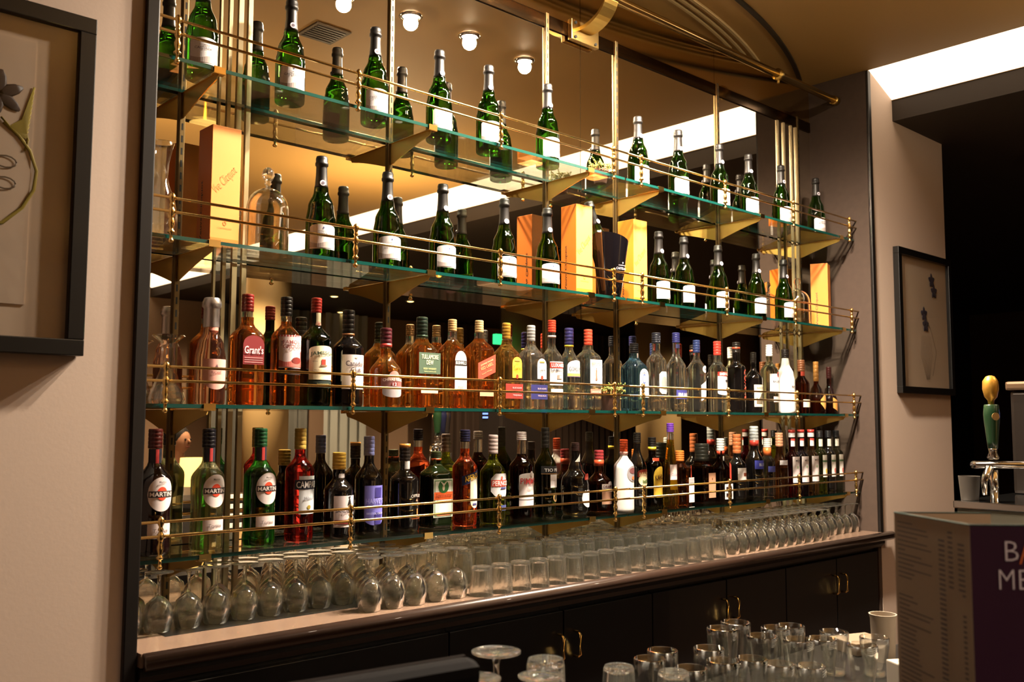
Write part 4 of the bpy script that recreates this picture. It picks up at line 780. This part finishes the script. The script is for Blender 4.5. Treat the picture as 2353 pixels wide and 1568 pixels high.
WS = ['at the far left of the rows', 'second along its back row', 'third along its back row', 'front left corner of the rows', 'centre of the front row', 'right of centre in the front row', 'below the tall beer glasses', 'nearest the bottom edge at the right']
for (x, y, z), w in zip(SG, WS):
    h = z-.861; t = thing('shot_tumbler', 'short upright glass with wavy base, %s' % w, 'glass', (x, y, .8605))
    bmobj('bowl', shell([(.025, .0), (.027, .01), (.028, h*.5), (.0305, h*.8), (.0305, h)], .0018, 32), M_THIN, t, True)
    bmobj('wavy_base', L([(.020, .002), (.023, .008), (.018, .022), (.022, .034), (.012, h*.5)], seg=14), M_CRYS, t, True)
nk = thing('napkin_stack', 'stack of white paper napkins between the beer glasses and the menu', 'napkins', (1.56, -1.44, .8605), R(-30))
bmobj('napkins', B(-.05, .05, -.05, .05, 0, .055, bev=.003), mat('white_paper', '#B4A898', .7), nk)
cp = thing('white_cup', 'tall white cup half hidden behind the menu', 'cup', (1.74, -1.27, .8605))
bmobj('cup_body', lathe(bmesh.new(), [(.026, 0), (.030, .10), (.033, .112), (.030, .112), (.024, .004), (.001, .004)], seg=24, close=False), mat('white_china', '#A89A88', .4), cp, True, 40)
bx = thing('cardboard_box', 'small beige box beside the white cup', 'box', (1.80, -1.18, .8605), R(-20))
bmobj('carton', B(-.06, .06, -.05, .05, 0, .03, bev=.002), mat('beige_card', '#7A6854', .7), bx)

# folded bar menu
mn = thing('bar_menu', 'three-panel folding bar menu with price list page and purple cover', 'menu', (0, 0, 0))
M_PAGE = mat('menu_page', '#98826A', .7); M_PURP = mat('menu_cover', '#2E0C26', .45, var=.3, bscale=9)
A, Bp, C_, E_ = Vector((.705, -1.800, 1.321)), Vector((.602, -1.937, 1.323)), Vector((1.01, -1.806, 1.301)), Vector((.742, -2.075, 1.323))
zb = 1.0710
def panel(name, p, q, m, m2, h=.25):
    d = (q-p); d.z = 0; n = Vector((d.y, -d.x, 0)).normalized()*.0006; bm = bmesh.new()
    vs = [bm.verts.new((v.x, v.y, z)) for z in (zb, None) for v in (p-n, q-n, q+n, p+n) for z in [zb if z == zb else v.z]]
    for q_ in ((0, 1, 2, 3), (7, 6, 5, 4), (0, 4, 5, 1), (1, 5, 6, 2), (2, 6, 7, 3), (3, 7, 4, 0)): bm.faces.new([vs[i] for i in q_])
    return bmobj(name, bm, m, mn), d.normalized(), n.normalized()
camp = Vector((-.525, -2.386, 1.44))
def facing(p, n): return n if (camp-p).dot(n) > 0 else -n
pg, d1, n1_ = panel('price_page', A, Bp, M_PAGE, None)
n1_ = facing(A, n1_); wid = (Bp-A).length; lb = bmesh.new(); rn2 = random.Random(5); z = 1.311
for k in range(40):
    zz = z-.0058*k
    if zz < 1.08: break
    ln = rn2.uniform(.2, .5) if k % 3 else rn2.uniform(.1, .3)
    segs = [(.05, .05+ln)]
    if k > 1: segs += [(.62, .70), (.86 if k < 12 else .90, .94)]
    if k < 12: segs += [(.74, .80)]
    if k in (13, 14, 15): segs = [(.62, .70)]
    for a, c in segs:
        th = .0016 if c-a > .1 else .0026
        vs = [lb.verts.new(A+d1*wid*s_+n1_*.0012+Vector((0, 0, zz-A.z-dz))) for s_, dz in ((a, 0), (c, 0), (c, th), (a, th))]; lb.faces.new(vs)
bmobj('price_lines', lb, PAPER('#4A3A34'), pg)
cv2, d2, n2_ = panel('front_cover', Bp, E_, M_PURP, None); n2_ = facing(Bp, n2_)
tb_ = bmesh.new(); pf = lambda u, v: tuple(Bp+d2*u+n2_*.0014+Vector((0, 0, v-Bp.z)))
wc = (E_-Bp).length
for s_, u, v, w_, h_, mi_ in (('B', .046, 1.294, .015, .022, 0), ('R', .082, 1.2955, .015, .022, 0), ('A', .064, 1.2935, .020, .028, 1), ('M', .039, 1.262, .017, .022, 0), ('E', .059, 1.262, .012, .022, 0), ('N', .078, 1.262, .016, .022, 0), ('U', .098, 1.262, .014, .022, 0)):
    text_bm(tb_, s_, u, v, w_, h_, pf, mi_, bold=-.015)
me = bpy.data.meshes.new('title'); tb_.to_mesh(me); tb_.free(); link('title', me, [PAPER('#B9AEB4'), PAPER('#B85A24')], cv2)
bp_, d3, n3_ = panel('back_page', A, C_, M_PAGE, None)
rim = bmesh.new()
for p, q in ((A, Bp), (Bp, E_), (A, C_)): tube(rim, [p, q], .0012, 6)
bmobj('green_edge', rim, mat('menu_edge', '#14352C', .5), mn)

# ---------------------------------------------------------------- pictures
def picture(x0, x1, z0, z1, lab, big):
    t = thing('framed_picture', lab, 'picture', ((x0+x1)/2, YW, z0)); w = (x1-x0)/2; h = z1-z0; f = .034
    bm = bmesh.new()
    for a in ((-w, w, 0, f), (-w, w, h-f, h), (-w, -w+f, f, h-f), (w-f, w, f, h-f)): box(bm, a[0], a[1], -.03, -.001, a[2], a[3], bev=.002)
    bmobj('frame', bm, mat('black_frame', '#060504', .35, coat=.3), t)
    bmobj('mount', B(-w+f, w-f, -.012, -.002, f, h-f), mat('picture_paper', '#D6C2AC', .8, var=.1, bscale=5), t)
    if big: bmobj('textured_sheet', B(-w+.07, w-.115, -.014, -.0122, .10, h-.08), mat('handmade_paper', '#CDBAA6', .85, bump=.4, bscale=22), t)
    ink = bmesh.new(); yel = bmesh.new(); dk = bmesh.new(); y = -.0155
    def curve(bmx, pts, r): tube(bmx, [(a, y, c) for a, c in pts], r, 6, .2, (0, 1, 0))
    def petal(bmx, cx, cz, a, l, wd):
        ps = [(cx+cos(a)*l*t_, y, cz+sin(a)*l*t_) for t_ in (0, .2, .45, .75, 1)]
        tube(bmx, ps, [wd*.3, wd*.8, wd, wd*.8, wd*.2], 8, .08, (0, 1, 0))
    if big:
        ox, oz = .13, .468
        for k in range(6): petal(dk, ox-.012, oz+.058, R(60*k+25), .050, .013)
        for k in range(14): curve(yel, [(ox-.005, oz+.01), (ox+.012+.001*k, oz-.008-.001*k), (ox+.035+.001*k, oz+.012-.003*k), (ox+.055-.001*k, oz+.085-.0105*k)], .0022)
        curve(yel, [(ox, oz), (ox+.030, oz-.022), (ox+.052, oz-.05), (ox+.066, oz-.09), (ox+.062, oz-.13), (ox+.042, oz-.17), (ox+.007, oz-.206), (ox-.06, oz-.22), (ox-.14, oz-.21)], .0035)
        for cz in (oz-.080, oz-.124): curve(ink, [(ox+.008+.02*cos(a), cz+.012*sin(a)) for a in [k*pi/6 for k in range(13)]], .0016)
    else:
        ox, oz = .02, h*.72
        for cx, cz in ((.09, .585), (.115, .53), (-.01, .405), (.005, .35)):
            for k in range(5): petal(dk, cx, cz, R(72*k+20), .038, .013)
        curve(yel, [(ox, oz-.13), (ox+.05, oz-.2), (ox+.10, oz-.30), (ox+.05, oz-.42)], .0015)
        for k in range(9): curve(ink, [(ox-.06+.012*k, oz-.22), (ox-.08+.016*k, oz-.32), (ox-.02+.004*k, oz-.44)], .0009)
    bmobj('petals', dk, PAPER('#4A4452' if not big else '#2A1812'), t, True); bmobj('stems', yel, PAPER('#8A7A20' if big else '#6A5A4A'), t, True); bmobj('fine_lines', ink, PAPER('#5A4A38' if big else '#7A6A5C'), t, True)
    bmobj('glazing', B(-w+f, w-f, -.0215, -.0195, f, h-f), clear('picture_glazing', (.97, .97, .97), 1), t)
picture(-.45, .150, 1.572, 2.300, 'large black framed flower picture on the left beige wall', True)
picture(3.918, 4.524, 1.580, 2.295, 'black framed flower picture on the right beige column', False)
t = thing('smoke_detector', 'round white smoke detector under the dark soffit at the right', 'detector', (5.05, -.62, 2.9295))
bmobj('housing', L([(.03, -.04), (.05, -.035), (.06, -.01), (.062, 0)], seg=24), mat('detector_white', '#A89888', .5), t, True)

# ---------------------------------------------------------------- the far room, met only in the mirror
M_COLM = mat('cream_column', '#C2A876', .6)
for i, (x, y, r, w) in enumerate(((4.0, -6.1, .22, 'round cream column far left in the mirror room'), (7.55, -6.2, .26, 'round cream column in the middle of the mirror room'), (9.5, -5.6, .30, 'broad cream column at the right of the mirror room'), (12.0, -6.0, .3, 'cream column farthest right in the mirror room'))):
    t = thing('round_column', w, 'column', (x, y, 0)); bmobj('shaft', L([(r, .1), (r, 2.92)], seg=32), M_COLM, t, True); bmobj('plinth', L([(r*1.2, 0), (r*1.2, .095)], seg=32), M_DARKTRIM, t)
M_CURT = mat('dark_curtain', '#4A3C34', .9); M_CURT2 = mat('grey_curtain', '#6C6E6A', .9)
for i, (x0, x1, y, m, w) in enumerate(((8.0, 9.0, -8.6, M_CURT, 'dark pleated curtain right of the middle column'), (4.6, 6.0, -8.7, M_CURT2, 'grey pleated curtain in the middle of the far wall'), (10.3, 12.6, -8.4, M_CURT, 'dark pleated curtain at the right of the far wall'), (6.25, 6.9, -8.7, mat('pale_curtain', '#B8BDB8', .8), 'pale pleated curtain beside the middle column'))):
    bm = bmesh.new(); n = int((x1-x0)/.03); pv = None
    for k in range(n+1):
        x = x0+(x1-x0)*k/n; yy = y+.04*sin(k*1.3); v = (bm.verts.new((x, yy, .02)), bm.verts.new((x, yy, 2.9)), bm.verts.new((x, yy-.01, 2.9)), bm.verts.new((x, yy-.01, .02)))
        if pv:
            for a in range(4): bm.faces.new((pv[a], v[a], v[(a+1) % 4], pv[(a+1) % 4]))
        pv = v
    tag(bmobj('pleated_curtain', bm, m), w+' of the mirror room', 'curtain')
def lamp(x, y, z, lab):
    t = thing('table_lamp', lab, 'lamp', (x, y, z)); bmobj('base', L([(.06, 0), (.06, .015), (.012, .03), (.012, .22)], seg=20), M_BRASSD, t, True)
    bmobj('lamp_shade', lathe(bmesh.new(), [(.11, .22), (.095, .42), (.093, .42), (.108, .22)], seg=28, close=False), mat('lamp_shade', '#F6D890', .8, emit='#FFD070', es=2.2), t, True)
    light('POINT', 'lamp_bulb', (x, y, z+.32), 6, (1, .75, .4), .03)
def table(x, y, lab):
    t = thing('side_table', lab, 'table', (x, y, 0)); bmobj('table_top', L([(.32, .70), (.33, .71), (.33, .735), (.32, .745)], seg=32), M_DARKTRIM, t, True)
    bmobj('pedestal', L([(.2, 0), (.2, .02), (.03, .05), (.03, .70)], seg=20), M_DARKTRIM, t, True)
table(2.43, -4.2, 'round dark side table under the nearer table lamp'); lamp(2.43, -4.2, .746, 'table lamp with a glowing yellow shade beside the seated person')
table(1.75, -6.4, 'round dark side table under the farther table lamp'); lamp(1.75, -6.4, .746, 'table lamp with a glowing shade farthest left in the mirror room')
def armchair(x, y, rz, lab):
    t = thing('armchair', lab, 'chair', (x, y, 0), rz); m = mat('plum_upholstery', '#3C1C1C', .9)
    bmobj('seat', B(-.28, .28, -.28, .28, .25, .43, bev=.03), m, t); bmobj('backrest', B(-.30, .30, .285, .40, .25, .92, bev=.04), m, t)
    for s in (-1, 1): bmobj('armrest', B(*sorted((s*.29, s*.38)), -.28, .28, .25, .62, bev=.03), m, t)
    for a in (-.25, .25):
        for c in (-.24, .34): bmobj('leg', B(a-.02, a+.02, c-.02, c+.02, 0, .249), M_DARKTRIM, t)
armchair(3.12, -6.02, R(160), 'dark red armchair the person sits in'); armchair(4.9, -5.0, R(200), 'empty dark red armchair right of the lamp in the mirror room'); armchair(6.0, -5.1, R(120), 'empty dark red armchair in the middle of the mirror room')
# seated person
ps = thing('person', 'person with dark hair in a pale shirt seated beside a lamp, seen in the mirror', 'person', (3.12, -6.0, 0), R(160))
def skin(name, verts, edges, radii, m, root_i=0, sub=2):
    me = bpy.data.meshes.new(name); me.from_pydata(verts, edges, []); o = link(name, me, m, ps)
    sk = o.modifiers.new('skin', 'SKIN'); 
    for i, r in enumerate(radii): me.skin_vertices[0].data[i].radius = r if isinstance(r, tuple) else (r, r)
    me.skin_vertices[0].data[root_i].use_root = True
    su = o.modifiers.new('sub', 'SUBSURF'); su.levels = su.render_levels = sub; return o
V = [(0, .05, .50), (0, .08, .72), (0, .08, .95), (0, .06, 1.06), (0, .04, 1.15), (0, .02, 1.24),
     (-.18, .07, .99), (-.24, -.02, .76), (-.18, -.22, .68), (.18, .07, .99), (.24, -.02, .76), (.18, -.22, .68),
     (-.11, -.02, .50), (-.12, -.40, .50), (-.12, -.42, .10), (-.12, -.52, .05), (.11, -.02, .50), (.12, -.40, .50), (.12, -.42, .10), (.12, -.52, .05)]
Ed = [(0, 1), (1, 2), (2, 3), (3, 4), (4, 5), (2, 6), (6, 7), (7, 8), (2, 9), (9, 10), (10, 11), (0, 12), (12, 13), (13, 14), (14, 15), (0, 16), (16, 17), (17, 18), (18, 19)]
Rd = [(.15, .11), (.14, .10), (.16, .10), .055, .05, .06, .06, .045, .035, .06, .045, .035, .085, .065, .045, .04, .085, .065, .045, .04]
if True:
    me = bpy.data.meshes.new('body'); me.from_pydata(V, Ed, []); o = bpy.data.objects.new('body', me); COL.objects.link(o); o.parent = ps; me.materials.append(mat('skin_tone', '#B98A6C', .6))
    md = o.modifiers.new('skin', 'SKIN')
    if not me.skin_vertices: 
        bm = bmesh.new(); bm.from_mesh(me); bm.verts.layers.skin.verify(); bm.to_mesh(me); bm.free()
    for i, r in enumerate(Rd): me.skin_vertices[0].data[i].radius = r if isinstance(r, tuple) else (r, r)
    me.skin_vertices[0].data[0].use_root = True
    su = o.modifiers.new('sub', 'SUBSURF'); su.levels = su.render_levels = 2
bmobj('shirt', L([(.155, .50), (.17, .60), (.165, .75), (.185, .90), (.19, .97), (.12, 1.03), (.07, 1.06)], seg=24, ay=.72, c=(0, .07)), mat('pale_shirt', '#D9CDB8', .8), ps, True)
for s in (-1, 1): bmobj('sleeve', T([(s*.16, .07, .97), (s*.205, .05, .92), (s*.245, -.02, .77), (s*.225, -.09, .72)], [.07, .066, .058, .052], 14), mat('pale_shirt'), ps, True)
bmobj('trousers', tube(T([(-.10, .04, .50), (-.12, -.38, .50), (-.12, -.42, .44), (-.12, -.42, .12)], [.10, .08, .072, .06], 14), [(.10, .04, .50), (.12, -.38, .50), (.12, -.42, .44), (.12, -.42, .12)], [.10, .08, .072, .06], 14), mat('dark_trousers', '#1A1614', .9), ps, True)
hd = bmesh.new(); bmesh.ops.create_uvsphere(hd, u_segments=24, v_segments=16, radius=1)
for v in hd.verts:
    v.co = Vector((v.co.x*.078, v.co.y*.095+.02, v.co.z*.115+1.25))
    if v.co.z < 1.2: v.co.x *= 1-(1.2-v.co.z)*2.2
bmobj('head', hd, mat('skin_tone'), ps, True)
hr = bmesh.new(); bmesh.ops.create_uvsphere(hr, u_segments=24, v_segments=16, radius=1)
for v in hr.verts: v.co = Vector((v.co.x*.088, v.co.y*.10+.04, v.co.z*.115+1.275))
bmobj('hair', hr, mat('dark_hair', '#120C0A', .7), ps, True)
fc = bmesh.new(); tube(fc, [(0, -.075, 1.265), (0, -.095, 1.235), (0, -.082, 1.228)], [.008, .013, .008], 8)
bmobj('nose', fc, mat('skin_tone'), ps, True)
for s_ in (-1, 1):
    bmobj('ear', T([(s_*.076, .02, 1.27), (s_*.086, .03, 1.25), (s_*.078, .02, 1.225)], [.006, .012, .006], 8), mat('skin_tone'), ps, True)
    e = bmesh.new(); bmesh.ops.create_uvsphere(e, u_segments=10, v_segments=8, radius=.010, matrix=Matrix.Translation((s_*.030, -.070, 1.262))); bmobj('eye', e, mat('dark_hair'), ps, True)
    hb = bmesh.new(); tube(hb, [(s_*.20, -.21, .685), (s_*.185, -.25, .67), (s_*.17, -.28, .655)], [.026, .036, .033], 10, .55)
    for k, l in enumerate((.055, .068, .072, .062)):
        bx_ = s_*(.146+.016*k); tube(hb, [(bx_, -.275, .657), (bx_, -.275-l*.55, .650), (bx_*.99, -.275-l, .632)], [.0095, .009, .007], 8)
    tube(hb, [(s_*.150, -.245, .67), (s_*.125, -.27, .66), (s_*.118, -.295, .65)], [.012, .010, .008], 8)
    bmobj('hand', hb, mat('skin_tone'), ps, True)
bmobj('mouth', T([(-.022, -.074, 1.196), (0, -.082, 1.194), (.022, -.074, 1.196)], [.003, .006, .003], 8), mat('lip', '#8A4A40', .6), ps, True)
ex = thing('exit_sign', 'small green glowing exit sign high on the far wall, seen in the mirror', 'sign', (7.05, -6.05, 2.36))
bmobj('sign_box', B(-.09, .09, -.03, .03, 0, .12), mat('exit_green', '#1FAF5A', .5, emit='#30E080', es=2.5), ex)
bmobj('hanger', B(-.004, .004, -.004, .004, .1205, .569), M_CHROME, ex)
